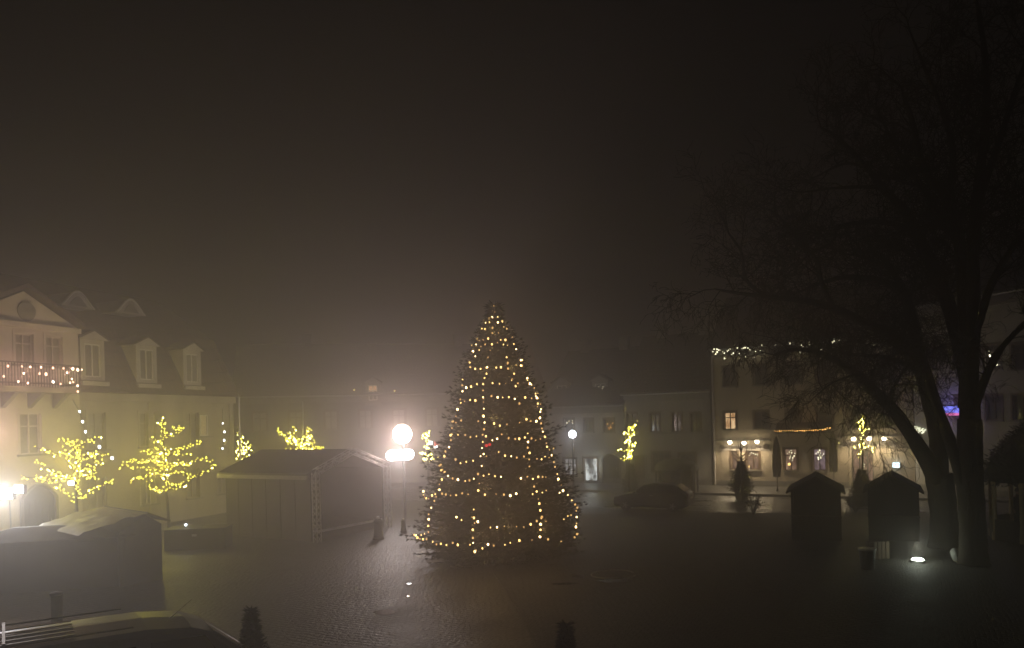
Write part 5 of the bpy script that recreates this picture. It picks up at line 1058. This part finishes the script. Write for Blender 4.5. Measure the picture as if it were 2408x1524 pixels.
# person standing beyond the pavilion parapet
pp = P(2394, 1200, 30.4); o = thing('person', 'person in a dark coat standing under the pavilion at the right edge', 'person', (pp.x, pp.y, 0), R(12))
def figure():
    J = dict(hip=(0, 0, .94), waist=(0, .0, 1.10), chest=(0, -.01, 1.32), neck=(0, 0, 1.50), head0=(0, -.015, 1.58), head1=(0, -.02, 1.70), sl=(-.17, 0, 1.42), el=(-.24, .02, 1.15), wl=(-.24, -.05, .92), sr=(.17, 0, 1.42), er=(.25, .01, 1.15), wr=(.25, -.06, .92), hl=(-.09, 0, .90), kl=(-.11, -.02, .50), al=(-.12, .02, .09), tl=(-.14, -.14, .04), hr=(.09, 0, .90), kr=(.12, -.03, .50), ar=(.13, .01, .09), tr_=(.16, -.15, .04))
    Rd = dict(hip=.14, waist=.125, chest=.145, neck=.055, head0=.075, head1=.085, sl=.07, el=.048, wl=.032, sr=.07, er=.048, wr=.032, hl=.09, kl=.06, al=.042, tl=.035, hr=.09, kr=.06, ar=.042, tr_=.035)
    Es = [('hip', 'waist'), ('waist', 'chest'), ('chest', 'neck'), ('neck', 'head0'), ('head0', 'head1'), ('chest', 'sl'), ('sl', 'el'), ('el', 'wl'), ('chest', 'sr'), ('sr', 'er'), ('er', 'wr'), ('hip', 'hl'), ('hl', 'kl'), ('kl', 'al'), ('al', 'tl'), ('hip', 'hr'), ('hr', 'kr'), ('kr', 'ar'), ('ar', 'tr_')]
    for s, k in ((-1, 'wl'), (1, 'wr')):
        b = Vector(J[k]); J[k + 'p'] = tuple(b + Vector((0, -.012, -.07))); Rd[k + 'p'] = .034; Es.append((k, k + 'p'))
        for f in range(4):
            m1 = Vector(J[k + 'p']) + Vector((0, (f - 1.5) * .02, -.045)); m2 = m1 + Vector((-s * .012, -.004, -.035 + .006 * abs(f - 1.4))); J[f'{k}{f}a'] = tuple(m1); J[f'{k}{f}b'] = tuple(m2); Rd[f'{k}{f}a'] = .0095; Rd[f'{k}{f}b'] = .008; Es += [(k + 'p', f'{k}{f}a'), (f'{k}{f}a', f'{k}{f}b')]
        J[k + 'th'] = tuple(b + Vector((0, -.055, -.06))); J[k + 'ti'] = tuple(b + Vector((-s * .005, -.07, -.09))); Rd[k + 'th'] = .011; Rd[k + 'ti'] = .009; Es += [(k, k + 'th'), (k + 'th', k + 'ti')]
    ks = list(J); me = bpy.data.meshes.new('body'); me.from_pydata([J[k] for k in ks], [(ks.index(a), ks.index(b)) for a, b in Es], []); ob = bpy.data.objects.new('body', me); COL.objects.link(ob)
    ob.modifiers.new('skin', 'SKIN'); ob.modifiers.new('sub', 'SUBSURF').levels = 2; ob.modifiers['sub'].render_levels = 2
    for i, k in enumerate(ks): me.skin_vertices[0].data[i].radius = (Rd[k], Rd[k]); me.skin_vertices[0].data[i].use_root = (k == 'hip')
    me.materials.append(M['skin']); return ob
fg = figure(); fg.parent = o
MB().lathe([(.25, .45), (.235, .7), (.20, 1.05), (.215, 1.3), (.19, 1.42), (.075, 1.52), (.08, 1.56)], n=20, sy=.72).build('coat', M['coat'], o, smooth=True)
for s in (-1, 1):
    MB().tube([(s * .17, 0, 1.43), (s * .245, .012, 1.15), (s * .245, -.05, .94)], [.088, .07, .052], 12).build('sleeve', M['coat'], o, smooth=True); MB().tube([(s * .095, 0, .9), (s * .118, -.025, .5), (s * .125, .012, .1)], [.105, .08, .068], 12).build('trouser_leg', M['coat'], o, smooth=True)
    MB().ball((s * .14, -.05, .05), .075, 12, 7, (.75, 1.9, .75)).build('shoe', M['black'], o, smooth=True); MB().ball((s * .035, -.098, 1.67), .011, 8, 5).build('eye', M['black'], o); MB().ball((s * .088, -.01, 1.65), .02, 8, 5, (.5, 1, 1.5)).build('ear', M['skin'], o)
MB().ball((0, -.11, 1.635), .018, 8, 5, (.8, 1.2, 1.4)).build('nose', M['skin'], o); MB().box((0, -.098, 1.595), (.045, .012, .008)).build('mouth', M['tail'], o)
MB().ball((0, .008, 1.70), .102, 14, 8, (1, 1.02, .95)).build('hair', M['hair'], o, smooth=True)

# ================================================================== haze
hm = bpy.data.materials.new('fog'); hm.use_nodes = True; t = hm.node_tree; t.nodes.clear()
pv = t.nodes.new('ShaderNodeVolumePrincipled'); pv.inputs['Color'].default_value = (.96, .885, .86, 1); pv.inputs['Density'].default_value = 0.0165; pv.inputs['Anisotropy'].default_value = .68
oo = t.nodes.new('ShaderNodeOutputMaterial'); t.links.new(pv.outputs[0], oo.inputs['Volume'])
hz_ = MB().bx(-75, 75, -12, 100, -1.0, 26).build('haze', hm); tag(hz_, kind='stuff')
